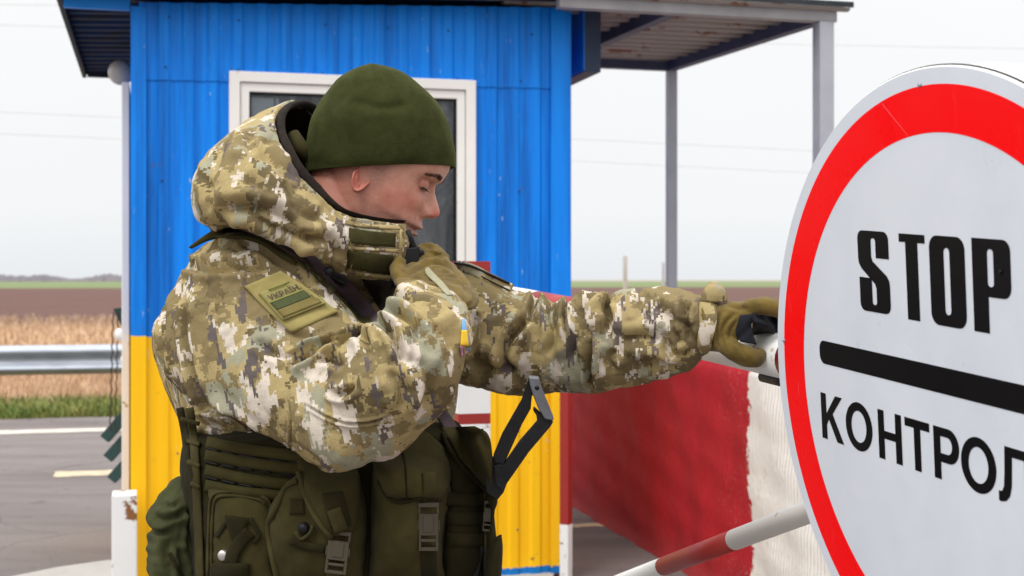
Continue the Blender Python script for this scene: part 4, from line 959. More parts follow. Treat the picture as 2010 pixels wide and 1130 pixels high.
FL = [
 (c2([(150, 290), (200, 275), (300, 300), (400, 292), (480, 292), (570, 310)]), 9, 7),
 (c2([(420, 180), (520, 215), (600, 270), (700, 330), (760, 380)]), 8, 5),
 (c2([(250, 230), (340, 205), (420, 190)]), 8, 3),
 (c2([(640, 718), (720, 680), (800, 630), (860, 612)]), 8, 9), (c2([(500, 600), (560, 650), (640, 690)]), 9, 3.5),
 (c2([(830, 825), (870, 842), (915, 835), (950, 800)]), 7, 6), (c2([(200, 690), (290, 855), (400, 935), (560, 1045)]), 6, 9), (c2([(610, 700), (700, 660), (800, 610), (900, 590)]), 5, 3),
 (c2([(860, 620), (920, 592), (990, 600), (1000, 680)]), 8, 7), (c2([(760, 700), (830, 690), (900, 720)]), 9, 5),
 (c2([(700, 880), (850, 955), (1000, 968), (1130, 930)]), 2.6, 3.0), (c2([(655, 880), (668, 980), (660, 1110)]), 2.4, 2.6),
 (c2([(205, 420), (190, 520), (200, 640), (250, 780), (300, 860)]), 7, 5),
 (c2([(110, 380), (95, 520), (85, 680), (100, 790)]), 6, 6), (c2([(210, 870), (300, 900), (400, 960)]), 9, 6), (c2([(240, 960), (330, 985), (450, 1010)]), 7, 5),
 (c2([(300, 330), (270, 420), (280, 520)]), 12, 3), (c2([(560, 480), (640, 560), (760, 590), (840, 570)]), 10, 3.5),
 (c4([(-10, 470), (60, 520), (105, 600), (118, 670)]), 8, 10), (c4([(40, 428), (110, 440), (180, 485), (215, 560)]), 9, 8),
 (c4([(10, 400), (90, 360), (190, 375)]), 9, 5), (c4([(160, 330), (260, 330), (360, 400), (400, 470)]), 9, 5), (c4([(260, 480), (330, 540), (360, 620)]), 12, 5),
 (c4([(60, 700), (120, 800), (110, 900)]), 12, 5), (c4([(200, 640), (250, 760), (220, 880)]), 14, 5), (c4([(300, 640), (260, 800), (180, 930)]), 10, 3),
 (c4([(720, 440), (690, 500), (640, 560), (620, 650), (660, 720)]), 10, 9), (c4([(770, 350), (745, 420), (735, 480)]), 7, 7), (c4([(850, 350), (840, 440), (855, 540), (820, 640)]), 9, 6),
 (c4([(940, 380), (925, 460), (960, 560), (940, 660)]), 8, 7), (c4([(980, 400), (1010, 480), (1020, 560)]), 8, 5), (c4([(450, 640), (560, 690), (680, 700)]), 14, 6), (c4([(480, 420), (470, 540), (430, 640)]), 12, 5),
 (c5([(190, 200), (170, 270), (130, 340), (120, 440), (140, 530)]), 8, 12), (c5([(140, 530), (160, 640), (150, 760), (155, 920)]), 6, 9), (c5([(280, 270), (265, 330), (290, 400), (270, 500)]), 9, 7),
 (c5([(560, 210), (520, 300), (540, 400)]), 12, 3.5), (c5([(370, 560), (520, 540), (680, 560)]), 12, 4.5), (c5([(680, 480), (730, 640), (800, 660), (880, 650)]), 8, 6), (c5([(480, 760), (600, 720), (760, 740), (900, 700)]), 10, 5),
 (c5([(880, 260), (850, 340), (860, 440), (880, 560)]), 7, 6), (c5([(800, 400), (840, 440), (860, 470)]), 7, 5), (c5([(330, 620), (280, 700), (330, 800)]), 11, 5), (c5([(620, 300), (700, 360), (790, 430)]), 10, 3.5)]
folds(jacket, FL, [((6, 6, 6), 3.2, 1), ((14, 14, 10), 1.2, 2), ((34, 34, 28), .6, 3)], K=2.2, ridged=[((4.5, 4, 3), 3.2, 5), ((10, 9, 4), 2.4, 6), ((24, 22, 9), 1.2, 7)])
Vj = getv(jacket); Qj = photo(Vj)
cu_ = Vj.copy()*1.0
cu_[:, 1] *= .8
# cloth grain turned with the near sleeve
ang = np.radians(-12)*(Qj[:, 0] < 960)*np.clip((2.31-Vj[:, 1])/.05, 0, 1)
X, Z = cu_[:, 0].copy(), cu_[:, 2].copy(); ca, sa = np.cos(ang), np.sin(ang)
cu_[:, 0] = X*ca-Z*sa+ang*3; cu_[:, 2] = X*sa+Z*ca
attr(jacket, 'cuv', cu_)
JB = bvh(jacket)
# trousers and boots so that he stands
tr = fuse('trousers', [loft([(370, 1370, 925, 1370, 2.31, .155), (365, 1480, 930, 1480, 2.31, .16), (380, 1560, 920, 1560, 2.31, .15)], 4, 30)]+
          [loft([(a, 1500, b, 1500, 2.31, .12), (a+8, 1700, b-15, 1700, 2.30, .10), (a+25, 1900, b-35, 1900, 2.31, .085), (a+35, 2150, b-35, 2150, 2.32, .075)], 4, 28) for a, b in ((375, 645), (650, 920))], .009, 4)
tr.data.materials.append(M['camo']); adopt(tr, man); folds(tr, [], [((5, 5, 8), 8, 4)]); attr(tr, 'cuv', getv(tr))
for cx in (510, 785):
    pz = P(cx, 2200, 2.32); x, y = pz.x, pz.y
    V, Fs = sweep([Vector((x, y, .33)), Vector((x, y-.005, .2)), Vector((x, y-.01, .10))], [.06, .056, .058], 20)
    b = MB().add(V, Fs); V, Fs = loft([(0, 0, 1, 1, 1, 1)]*0 or [(cx-58, 2220, cx+58, 2220, 2.32, .06), (cx-58, 2245, cx+58, 2245, 2.31, .09)], 3, 24)
    foot = [Vector((x, y+.07, .045)), Vector((x, y, .06)), Vector((x, y-.09, .052)), Vector((x, y-.16, .04)), Vector((x, y-.19, .034))]
    V, Fs = sweep(foot, [.042, .052, .05, .046, .03], 18); V = [Vector((v.x, v.y, max(.004, v.z))) for v in V]
    b.add(V, Fs); b.build('boot', M['black'], man, True)

# ---- hood and collar
Sx = [[(797, 441, 2.145), (800, 468, 2.14), (798, 495, 2.14), (791, 522, 2.142), (780, 548, 2.15)],
      [(745, 437, 2.115), (746, 465, 2.10), (744, 495, 2.098), (738, 525, 2.102), (728, 549, 2.118)],
      [(692, 426, 2.095), (690, 455, 2.075), (683, 487, 2.072), (676, 515, 2.08), (668, 536, 2.10)],
      [(650, 406, 2.085), (635, 445, 2.055), (622, 480, 2.05), (628, 502, 2.06), (645, 516, 2.10)],
      [(612, 374, 2.08), (585, 420, 2.035), (565, 450, 2.03), (570, 470, 2.045), (610, 488, 2.10)],
      [(578, 335, 2.08), (530, 385, 2.02), (505, 420, 2.015), (505, 447, 2.03), (560, 462, 2.10)],
      [(556, 293, 2.10), (495, 335, 2.03), (450, 385, 2.015), (448, 432, 2.03), (510, 448, 2.10)],
      [(541, 258, 2.14), (475, 285, 2.07), (420, 350, 2.04), (404, 430, 2.05), (460, 442, 2.11)],
      [(540, 225, 2.19), (468, 258, 2.14), (402, 325, 2.10), (386, 418, 2.10), (425, 452, 2.14)],
      [(556, 207, 2.25), (480, 245, 2.24), (404, 315, 2.22), (387, 400, 2.22), (412, 450, 2.22)],
      [(590, 205, 2.31), (510, 243, 2.34), (425, 310, 2.35), (405, 390, 2.34), (430, 445, 2.30)],
      [(630, 235, 2.35), (575, 270, 2.40), (490, 330, 2.43), (470, 400, 2.41), (490, 450, 2.35)],
      [(680, 310, 2.36), (650, 345, 2.41), (590, 400, 2.43), (580, 440, 2.41), (590, 470, 2.36)],
      [(735, 390, 2.34), (725, 420, 2.38), (690, 460, 2.39), (680, 490, 2.37), (680, 510, 2.34)],
      [(780, 440, 2.28), (785, 470, 2.30), (775, 500, 2.30), (765, 525, 2.28), (755, 545, 2.26)]]
S3 = np.array([[list(P(*p)) for p in row] for row in Sx])
def grid2(A, su, sv):
    B = np.array([cr(A[:, j], su) for j in range(A.shape[1])])      # (m, n, 3)
    return np.array([cr(B[:, i], sv) for i in range(B.shape[1])])    # (n, m', 3)
Gd = grid2(S3, 14, 14); nU, nV = Gd.shape[:2]
V = Gd.reshape(-1, 3); Fs = [[i*nV+j, i*nV+j+1, (i+1)*nV+j+1, (i+1)*nV+j] for i in range(nU-1) for j in range(nV-1)]
hood = mk('hood', V, Fs, M['camo'], man, True)
attr(hood, 'cuv', V*np.array([1, .8, 1])+np.array([2.3, .7, 1.1]))
cH = np.array(P(640, 420, 2.22)); Nn = getn(hood); sg = np.sign(np.sum(Nn*(V-cH), 1).sum())
if sg < 0: hood.data.flip_normals()
c4h = lambda L_: [(360+x/3.139, 200+y/3.139) for x, y in L_]
HF = [(c4h([(590, 320), (690, 420), (800, 530), (920, 650), (1000, 720)]), 3, 2.2), (c4h([(560, 230), (590, 350), (680, 460), (790, 570), (900, 670), (1000, 725), (1150, 755), (1320, 765)]), 2.2, 1.6),
      (c4h([(470, 320), (540, 370), (620, 440), (680, 500)]), 10, 5), (c4h([(230, 680), (330, 650), (480, 660), (620, 720), (740, 800)]), 13, 9), (c4h([(420, 700), (560, 770), (700, 830), (840, 870)]), 9, 8),
      (c4h([(130, 440), (170, 560), (160, 680)]), 8, 4), (c4h([(260, 260), (220, 350), (190, 450), (200, 560)]), 12, 4), (c4h([(640, 620), (740, 700), (850, 720)]), 10, 6),
      (c4h([(720, 780), (780, 830), (900, 860)]), 8, 7), (c4h([(420, 180), (400, 260), (420, 340)]), 12, 4), (c4h([(350, 470), (460, 520), (560, 600)]), 12, 4),
      (c4h([(915, 720), (960, 800), (1010, 900), (1012, 1000), (990, 1060)]), 3.2, 4), (c4h([(830, 780), (900, 850), (960, 960)]), 9, 6), (c4h([(1010, 885), (1150, 895), (1320, 900)]), 2.5, 1.5)]
folds(hood, HF, [((7, 7, 7), 3.0, 11), ((18, 18, 14), 1.2, 12)], K=2.0, ridged=[((6, 5, 4), 4.5, 15), ((14, 12, 9), 2.0, 16)])
so = hood.modifiers.new('s', 'SOLIDIFY'); so.thickness = .011; so.offset = -1; hood.data.materials.append(M['lining']); so.material_offset = 1; so.material_offset_rim = 0
# dark lining band inside the rim
Rm = Gd[:, 0]; Rin = Gd[:, 6]; V = []; nn = 16; cen = np.array(P(700, 330, 2.22))
for i in range(nU):
    p = Rm[i]; tn = Rm[min(i+1, nU-1)]-Rm[max(i-1, 0)]; tn /= np.linalg.norm(tn)
    out = p-Rin[i]; out /= np.linalg.norm(out)      # away from the cloth, towards the opening
    b = np.cross(tn, out); ins = cen-p; ins /= np.linalg.norm(ins)
    k0 = .0105*min(1, (nU-1-i)/12+.2)*min(1, max(.15, (i-30)/24) if i < 55 else 1)
    c = p+out*k0*.75+ins*.006
    for k in range(nn):
        a = 2*PI*k/nn; V.append(c+out*math.cos(a)*k0+b*math.sin(a)*.006)
Fs = [[i*nn+k, i*nn+(k+1) % nn, (i+1)*nn+(k+1) % nn, (i+1)*nn+k] for i in range(nU-1) for k in range(nn)]+[list(range(nn))[::-1], [(nU-1)*nn+k for k in range(nn)]]
mk('hood_lining', V, Fs, M['lining'], man, True, recalc=True)
HB = bvh(hood)
# fleece fold inside, behind the cap
V, Fs = sweep([P(575, 262, 2.20), P(590, 290, 2.19), P(602, 300, 2.19), P(618, 306, 2.20)], [.010, .013, .012, .006], 12); mk('inner_scarf', V, Fs, M['olive'], man)
V, Fs = sweep([P(600, 350, 2.165), P(630, 392, 2.15), P(680, 430, 2.14), P(740, 452, 2.14)], [.010, .011, .011, .008], 12); mk('neck_lining', V, Fs, cloth('tan_neck_lining', (.25, .16, .09), (.18, .11, .06)), man)
cs = lambda x, y: (360+x/3.139, 200+y/3.139)
patch('velcro_tab', [cs(1020, 775), cs(1160, 795), cs(1310, 808)], [cs(1018, 868), cs(1160, 885), cs(1308, 895)], HB, M['velcro'], man, .0025, lift=.002, nu=16, nv=8)
patch('velcro_tab', [cs(1010, 915), cs(1150, 930), cs(1296, 945)], [cs(1010, 1025), cs(1150, 1050), cs(1290, 1065)], HB, M['velcro'], man, .0025, lift=.002, nu=16, nv=8)
for ln in ([cs(985, 738), cs(1150, 765), cs(1345, 772)], [cs(1010, 897), cs(1160, 905), cs(1330, 918)], [cs(1000, 1042), cs(1150, 1070), cs(1310, 1082)], [cs(1345, 772), cs(1340, 900), cs(1310, 1082)]):
    o = strap('collar_binding', ln, 8, HB, M['camo'], man, .0022, .001, 26); attr(o, 'cuv', getv(o)+np.array([5, 1, 2]))

# ---- vest
vst = [(372, 852, 905, 835, 2.305, .172), (362, 905, 930, 900, 2.30, .178), (372, 960, 955, 960, 2.30, .180), (382, 1050, 958, 1050, 2.30, .180), (384, 1150, 955, 1150, 2.30, .178), (390, 1300, 940, 1300, 2.30, .172), (400, 1330, 930, 1330, 2.30, .165)]
vest = fuse('vest', [loft(vst, 6, 44, (.12, .1), 2.5)], .006, 4)
vest.data.materials.append(M['olive_dark']); adopt(vest, man); folds(vest, [], [((8, 8, 8), 3, 21), ((20, 20, 20), 1.2, 22)])  # vest base coloured darker to put shade into the gaps between pouches
VB = bvh(vest, jacket)
VO = bvh(vest)
# shoulder pad and front strap of the vest
def c4p(L_): return [cs(x, y) for x, y in L_]
patch('shoulder_pad', c4p([(30, 895), (130, 820), (260, 750), (400, 730), (560, 800), (640, 860)]), c4p([(50, 905), (170, 850), (330, 840), (480, 880), (600, 960), (700, 1010)]), JB, M['olive'], man, .010, lift=.006, nu=30, nv=8, dflt=2.16)
patch('chest_strap', [(545, 462), (612, 502), (675, 557), (728, 620), (750, 660)], [(530, 478), (592, 520), (648, 572), (695, 628), (712, 668)], JB, M['olive'], man, .005, lift=.014, nu=26, nv=8, smooth_d=6, dflt=2.14)
for a, b in (((602, 524), (626, 508)), ((624, 547), (652, 529)), ((645, 571), (678, 552)), ((665, 597), (702, 576)), ((684, 625), (724, 604))):
    strap('webbing_row', [a, b], 15, JB, M['olive_strap'], man, .003, .026, 8, 4, dflt=2.12)
sl_t = thing('slung_rifle', P(930, 900, 2.12)*1, 'black folding-stock rifle slung across the chest, skeleton stock pointing up', 'rifle')
strap('sling', [(462, 428), (520, 452), (580, 488), (640, 530), (690, 580), (725, 622), (742, 640)], 34, JB, M['sling'], sl_t, .003, .036, 36, 8, dflt=2.12)
strap('sling', [(846, 772), (862, 805), (884, 838), (900, 870)], 26, VB, M['sling'], sl_t, .003, .012, 12, 3, dflt=2.15)
V, Fs = sphere(P(646, 532, 2.075), .0075, 12); mk('sling_button', V, Fs, M['gunmetal'], sl_t)
cord('sling_clip', [(650, 540), (662, 548), (678, 556)], .006, JB, M['black'], sl_t, .046)
o = patch('fleece_front', [(705, 540), (725, 575), (748, 612)], [(800, 535), (790, 575), (778, 610)], JB, M['lining'], man, .010, lift=.012, nu=14, nv=10, smooth_d=5, dflt=2.15)  # dark patch added to paint the shade under the collar
# MOLLE rows on the flank
rows_ = [[(405, 866), (470, 880), (560, 892), (610, 900)], [(402, 893), (470, 905), (540, 915), (615, 925)], [(402, 922), (470, 937), (540, 948), (590, 952)], [(402, 952), (470, 965), (540, 972), (575, 975)]]
for rw in rows_: strap('webbing_row', rw, 22, VO, M['olive'], man, .007, .003, 30, 3, dflt=2.13)
for k, rw in enumerate(rows_[:-1]):
    for j in range(6):
        q = cr(rw, 8); a = q[int(len(q)*(j+.15)/6)]; b = q[int(len(q)*(j+.8)/6)]
        cord('webbing_gap', [(a[0], a[1]+13), (b[0], b[1]+14)], .0016, VO, M['black'], man, .004, 5)  # black cord laid in as painted shade between the webbing rows
strap('side_seam_strap', [(372, 800), (380, 860), (384, 930), (388, 1010), (392, 1140)], 17, VO, M['olive_strap'], man, .005, .006, 30, 4, dflt=2.22)
strap('side_lace', [(352, 800), (362, 850), (368, 900), (380, 950)], 14, VB, M['olive_dark'], man, .006, .006, 20, 4, dflt=2.28)
for y in (822, 862, 905, 948): strap('side_lace', [(350+(y-800)*.16, y), (392, y+10)], 9, VO, M['olive_strap'], man, .004, .010, 8, 3, dflt=2.2)

def pouch(name, ea, eb, depth, m_, nu=24, nv=20, noise=.002, tgt=None, label=None):
    o = patch(name, ea, eb, tgt or VO, m_, man, depth*.75, depth*.35, nu, nv, 0, 6, noise, 8, dflt=2.14)
    folds(o, [], [((10, 10, 10), 2.5, len(o.name)+nu), ((26, 26, 22), 1.0, 7)], False, ridged=[((8, 8, 6), 3.5, nu+3), ((18, 18, 12), 2.0, nu+9)])
    if label: o['label'] = label
    return o
# flat admin pocket with zip piping
cp = lambda x, y: (280+x/3.898, 840+y/3.898)
p1 = pouch('admin_pocket', [cp(520, 490), cp(500, 700), cp(500, 950), cp(500, 1180)], [cp(960, 540), cp(990, 700), cp(1000, 950), cp(1000, 1180)], .028, M['olive'], 22, 20, 0)
PB = bvh(p1, vest)
cord('zip_piping', [cp(497, 1130), cp(505, 800), cp(520, 560), cp(570, 495), cp(700, 492), cp(900, 520), cp(965, 560), cp(985, 640)], .0028, PB, M['olive_strap'], p1, .004, 50)
cord('zip_piping', [cp(525, 1130), cp(530, 800), cp(545, 590), cp(590, 525), cp(720, 520), cp(880, 545), cp(935, 580)], .0022, PB, M['olive'], p1, .004, 50)
strap('cross_strap', [cp(560, 830), cp(620, 745), cp(680, 690)], 9, PB, M['olive_dark'], p1, .002, .004, 12)
strap('cross_strap', [cp(820, 690), cp(880, 790), cp(890, 830), cp(850, 880)], 9, PB, M['olive_dark'], p1, .002, .005, 14)
patch('strap_panel', [cp(625, 665), cp(650, 770), cp(690, 890)], [cp(830, 690), cp(770, 790), cp(700, 895)], PB, M['olive_dark'], p1, .003, lift=.004, nu=10, nv=8, dflt=2.1)
strap('cross_strap', [cp(820, 790), cp(740, 880), cp(690, 960), cp(670, 1040)], 26, PB, M['olive_dark'], p1, .003, .006, 14)
q = cast(PB, *cp(620, 970))[0]; V, Fs = sweep([q+Vector((0, .002, 0)), q-Vector((0, .006, 0)), q-Vector((0, .008, 0))], [.0085, .0085, .005], 16); o = mk('snap_button', V, Fs, M['snap'], p1)
q = cast(PB, *cp(690, 985))[0]; V, Fs = sweep([q, q-Vector((0, .005, 0))], [.004, .003], 10); mk('snap_button', V, Fs, M['snap'], p1)
patch('lower_flap', [cp(515, 1035), cp(650, 1025), cp(820, 1040)], [cp(515, 1170), cp(650, 1170), cp(820, 1170)], PB, M['olive_dark'], p1, .006, lift=.004, nu=12, nv=8)
# grenade style pouch with buckle
p2 = pouch('flap_pouch', [cp(1170, 380), cp(1010, 560), cp(960, 720), cp(985, 950), cp(1040, 1180)], [cp(1640, 330), cp(1680, 500), cp(1700, 720), cp(1690, 950), cp(1680, 1180)], .055, M['olive'], 26, 26)
P2B = bvh(p2, vest)
cord('edge_binding', [cp(1180, 400), cp(1100, 450), cp(1020, 600), cp(962, 740), cp(975, 900), cp(1030, 1150)], .0052, P2B, M['olive_strap'], p2, .004, 40)
fl = patch('pouch_flap', [cp(1170, 230), cp(1220, 420), cp(1290, 620), cp(1350, 740), cp(1430, 830)], [cp(1640, 300), cp(1660, 450), cp(1660, 600), cp(1640, 720), cp(1600, 820)], P2B, M['olive'], p2, .010, .006, 22, 16, .003, 6, 0, 6)
cord('edge_binding', [cp(1190, 330), cp(1240, 500), cp(1300, 640), cp(1370, 750), cp(1440, 835)], .0045, bvh(fl, p2), M['olive_strap'], p2, .003, 30)
FB = bvh(fl, p2, vest)
patch('velcro_patch', [cp(1370, 500), cp(1400, 640), cp(1440, 770)], [cp(1530, 480), cp(1570, 620), cp(1600, 740)], FB, M['olive_dark'], p2, .0025, lift=.003, nu=10, nv=8)
patch('velcro_patch', [cp(1130, 540), cp(1130, 600), cp(1120, 660)], [cp(1235, 540), cp(1235, 600), cp(1240, 660)], P2B, M['olive_dark'], p2, .0025, lift=.002, nu=8, nv=8)
V, Fs = sphere(cast(FB, *cp(1235, 760))[0]-Vector((0, .002, 0)), .009, 14); mk('toggle_ball', V, Fs, M['black'], p2)
cord('elastic_loop', [cp(1170, 790), cp(1210, 850), cp(1280, 800), cp(1300, 745)], .003, FB, M['olive_strap'], p2, .006, 14)
strap('webbing_row', [cp(1130, 860), cp(1250, 900), cp(1400, 930)], 16, FB, M['olive_dark'], p2, .004, .004, 14)
def buckle(cx, cy, wpx, hpx, tgt, par, ang=0, dflt=2.06):
    c = cast(tgt, cx, cy, dflt)[0]-Vector((0, .010, 0)); D = c.y; k = D/F
    def L_(x, y, d=0):
        a = math.radians(ang); X = x*math.cos(a)-y*math.sin(a); Y = x*math.sin(a)+y*math.cos(a); return c+Vector((X*k, -d, -Y*k))
    b = MB(); w2, h2 = wpx/2, hpx/2
    def slab(x0, y0, x1, y1, d0, d1): b.hexa([L_(x0, y1, d0), L_(x1, y1, d0), L_(x1, y0, d0), L_(x0, y0, d0), L_(x0, y1, d1), L_(x1, y1, d1), L_(x1, y0, d1), L_(x0, y0, d1)])
    slab(-w2, -h2, w2, -h2*.82, -.004, .004); slab(-w2, -h2*.82, -w2*.8, -h2*.55, -.003, .003); slab(w2*.8, -h2*.82, w2, -h2*.55, -.003, .003)   # top loop
    slab(-w2*.95, -h2*.55, w2*.95, h2*.35, -.004, .005); slab(-w2*.5, -h2*.5, w2*.5, h2*.2, .0051, .0065)
    slab(-w2*1.08, -h2*.25, -w2*.955, h2*.15, -.003, .004); slab(w2*.955, -h2*.25, w2*1.08, h2*.15, -.003, .004)
    slab(-w2*.95, h2*.351, -w2*.72, h2, -.004, .004); slab(w2*.72, h2*.351, w2*.95, h2, -.004, .004); slab(-w2*.715, h2*.85, w2*.715, h2, -.004, .004); slab(-w2*.715, h2*.5, w2*.715, h2*.62, -.001, .005)
    return b.build('buckle', M['buckle'], par, bevel=.0012)
strap('buckle_strap', [cp(1460, 620), cp(1490, 700), cp(1520, 790)], 28, FB, M['olive_strap'], p2, .0025, .007, 12)
buckle(*cp(1500, 940), 44, 84, FB, p2, 7)
strap('buckle_strap', [cp(1470, 1030), cp(1460, 1100), cp(1450, 1180)], 28, FB, M['olive_strap'], p2, .0025, .006, 8)
# magazine pouches
cq = lambda x, y: (280+x*.4179, 820+y*.4179)
p3 = pouch('magazine_pouch', [cq(1090, 200), cq(1080, 350), cq(1080, 550), cq(1070, 760)], [cq(1430, 200), cq(1440, 350), cq(1410, 550), cq(1410, 760)], .075, M['olive'], 26, 22)
P3B = bvh(p3, vest)
fl3 = patch('pouch_flap', [cq(1130, 120), cq(1085, 200), cq(1100, 290), cq(1150, 370)], [cq(1330, 60), cq(1440, 170), cq(1445, 300), cq(1400, 385)], P3B, M['olive'], p3, .016, .018, 22, 22, .003, 6, .003, 6, dflt=2.08)
cord('edge_binding', [cq(1105, 300), cq(1165, 385), cq(1240, 392), cq(1300, 375), cq(1400, 385)], .0035, bvh(fl3, p3, vest), M['olive_dark'], p3, .002, 26)
cord('flap_seam', [cq(1215, 130), cq(1235, 230), cq(1240, 385)], .0016, bvh(fl3, p3, vest), M['olive_dark'], p3, .001, 22)
F3 = bvh(fl3, p3, vest)
strap('buckle_strap', [cq(1345, 255), cq(1350, 330), cq(1345, 410)], 26, F3, M['olive_strap'], p3, .003, .004, 12)
buckle(*cq(1345, 505), 40, 94, F3, p3, 0)
strap('buckle_strap', [cq(1345, 600), cq(1345, 680), cq(1345, 760)], 30, F3, M['olive_dark'], p3, .003, .004, 8)
p4 = pouch('magazine_pouch', [cq(1420, 90), cq(1440, 250), cq(1420, 500), cq(1420, 760)], [cq(1600, 50), cq(1650, 250), cq(1650, 500), cq(1650, 760)], .055, M['olive_dark'], 26, 20)
P4B = bvh(p4, vest, p3)
fl4 = patch('pouch_flap', [cq(1400, 45), cq(1440, 110), cq(1510, 220), cq(1630, 345)], [cq(1560, 38), cq(1625, 80), cq(1645, 200), cq(1650, 345)], P4B, M['olive'], p4, .014, .008, 22, 16, .003, 6, 0, 6, dflt=2.08)
cord('edge_binding', [cq(1410, 70), cq(1445, 150), cq(1510, 240), cq(1630, 350)], .0042, bvh(fl4, p4, vest), M['olive_dark'], p4, .004, 26)
for y in (380, 470, 570): strap('webbing_row', [cq(1425, y), cq(1520, y+4), cq(1605, y+2)], 26, P4B, M['olive_dark'], p4, .0045, .003, 12)
cord('edge_binding', [cq(1608, 350), cq(1612, 520), cq(1612, 740)], .003, P4B, M['olive_strap'], p4, .003, 20)
# side buckle and lower roll at the right edge
for (x, y, w_, h_, a) in ((1625, 455, 20, 60, 5),): buckle(*cq(x, y), w_, h_, P4B, p4, a, 2.13)
o = mk('side_roll', *loft([(970, 1060, 985, 1052, 2.14, .015), (955, 1080, 987, 1078, 2.14, .03), (950, 1130, 984, 1130, 2.14, .035), (950, 1200, 975, 1200, 2.14, .03)], 6, 20), M['olive_dark'], man, True)
# bulky pouch on the left hip side
st = [(352, 935, 378, 945, 2.27, .03), (318, 975, 388, 965, 2.27, .05), (297, 1010, 392, 1000, 2.27, .06), (305, 1030, 395, 1035, 2.27, .058), (292, 1062, 396, 1065, 2.27, .064), (295, 1110, 398, 1110, 2.27, .066), (310, 1170, 398, 1170, 2.27, .06), (325, 1230, 395, 1230, 2.27, .05)]
o = fuse('utility_pouch', [loft(st, 6, 30, (.6, .6), 2.3)], .0045, 3); o.data.materials.append(M['olive_green']); adopt(o, man)
folds(o, [([(300, 1008), (320, 1020), (345, 1012), (370, 1000)], 6, 9), ([(315, 985), (335, 995), (350, 990)], 5, 7), ([(296, 1035), (312, 1045), (335, 1040)], 6, 10), ([(330, 1060), (325, 1090), (340, 1130)], 7, 8), ([(372, 950), (378, 1000), (375, 1080)], 6, 7), ([(350, 1070), (360, 1100), (365, 1130)], 6, 6)], [((12, 12, 12), 5, 31), ((28, 28, 28), 2, 32)])
UB = bvh(o); strap('pouch_strap', [(332, 1085), (345, 1110), (360, 1135)], 8, UB, M['olive_dark'], o, .003, .004, 10)

# ---- shoulder patch
def bil(c, u, v): a, b, cc, d = [np.array(x) for x in c]; return (a*(1-u)*(1-v)+b*u*(1-v)+cc*u*v+d*(1-u)*v)
TC = c2([(450, 365), (612, 296), (868, 478), (660, 572)])
o = patch('velcro_base', [TC[0], tuple(.5*(np.array(TC[0])+TC[3])+(-1, 2)), TC[3]], [TC[1], tuple(.5*(np.array(TC[1])+TC[2])+(2, -2)), TC[2]], JB, M['tanv'], man, .0025, lift=.0035, nu=18, nv=14, smooth_d=14, rounde=False)
PBb = bvh(o); FC = c2([(514, 396), (712, 322), (812, 440), (622, 516)])
fo = patch('flag_patch', [FC[0], FC[3]], [FC[1], FC[2]], PBb, M['flag_tan'], man, .002, lift=.0050, nu=14, nv=14, smooth_d=4, rounde=False)
FBv = bvh(fo)
def stripe(v0, v1, m_): 
    return patch('stripe', [tuple(bil(FC, .05, v0)), tuple(bil(FC, .05, v1))], [tuple(bil(FC, .95, v0)), tuple(bil(FC, .95, v1))], FBv, m_, fo, .0006, lift=.0022, nu=6, nv=12, smooth_d=2, rounde=False)
stripe(.40, .66, M['flag_green']); stripe(.665, .92, M['flag_olive'])
def border(a, b): cord('stitching', [tuple(bil(FC, *a)), tuple(bil(FC, *b))], .0013, FBv, mat('olive_yellow_thread', (.22, .22, .05), .8), fo, .003, 12)
for a, b in (((0, 0), (1, 0)), ((1, 0), (1, 1)), ((1, 1), (0, 1)), ((0, 1), (0, 0)), ((.04, .38), (.96, .38))): border(a, b)
tx = bpy.data.curves.new('txt', 'FONT'); tx.body = 'УКРАЇНА'; tx.size = 1; tx.resolution_u = 3; tx.offset = .018
to = bpy.data.objects.new('txt', tx); COL.objects.link(to); dg = bpy.context.evaluated_depsgraph_get(); me = bpy.data.meshes.new_from_object(to.evaluated_get(dg)); bpy.data.objects.remove(to)
co = np.array([v.co for v in me.vertices]); mn, mx_ = co.min(0), co.max(0); V = []
for c in co:
    u = .10+.80*(c[0]-mn[0])/(mx_[0]-mn[0]); v = .33-.23*(c[1]-mn[1])/(mx_[1]-mn[1]); q = bil(FC, u, v); h_ = cast(FBv, *q)[0]; V.append(P(q[0], q[1], h_.y-.0032))
mk('lettering', V, [list(p.vertices) for p in me.polygons], M['print'], fo, False); bpy.data.meshes.remove(me)
# coloured flag patch on the far upper sleeve
o = patch('colour_patch', c4([(412, 455), (408, 520), (400, 610)]), c4([(424, 455), (438, 530), (452, 610)]), JB, mat('light_blue_patch', (.12, .30, .55), .7), man, .002, lift=.003, nu=8, nv=4, dflt=2.3, rounde=False)
patch('colour_patch', c4([(408, 510), (402, 585)]), c4([(434, 510), (444, 585)]), JB, mat('yellow_patch', (.75, .48, .02), .7), man, .002, lift=.0045, nu=8, nv=4, dflt=2.3, rounde=False)
patch('colour_patch', c4([(400, 586), (404, 640)]), c4([(446, 592), (440, 618)]), JB, mat('pink_patch', (.5, .22, .30), .7), man, .002, lift=.0045, nu=8, nv=4, dflt=2.3, rounde=False)
# shoulder piece with black zip on the far sleeve
o = strap('sleeve_zip_flap', c4([(375, 200), (450, 215), (540, 260), (650, 315)]), 22, JB, M['camo'], man, .004, .004, 26, 6, dflt=2.38); attr(o, 'cuv', getv(o)+np.array([3, 3, 1.]))
cord('sleeve_zip', c4([(370, 185), (450, 200), (540, 240), (640, 285)]), .0022, JB, M['black'], man, .008, 30, 2.38)
cord('sleeve_zip', c4([(395, 212), (470, 235), (550, 275), (640, 320)]), .0014, JB, M['black'], man, .009, 30, 2.38)

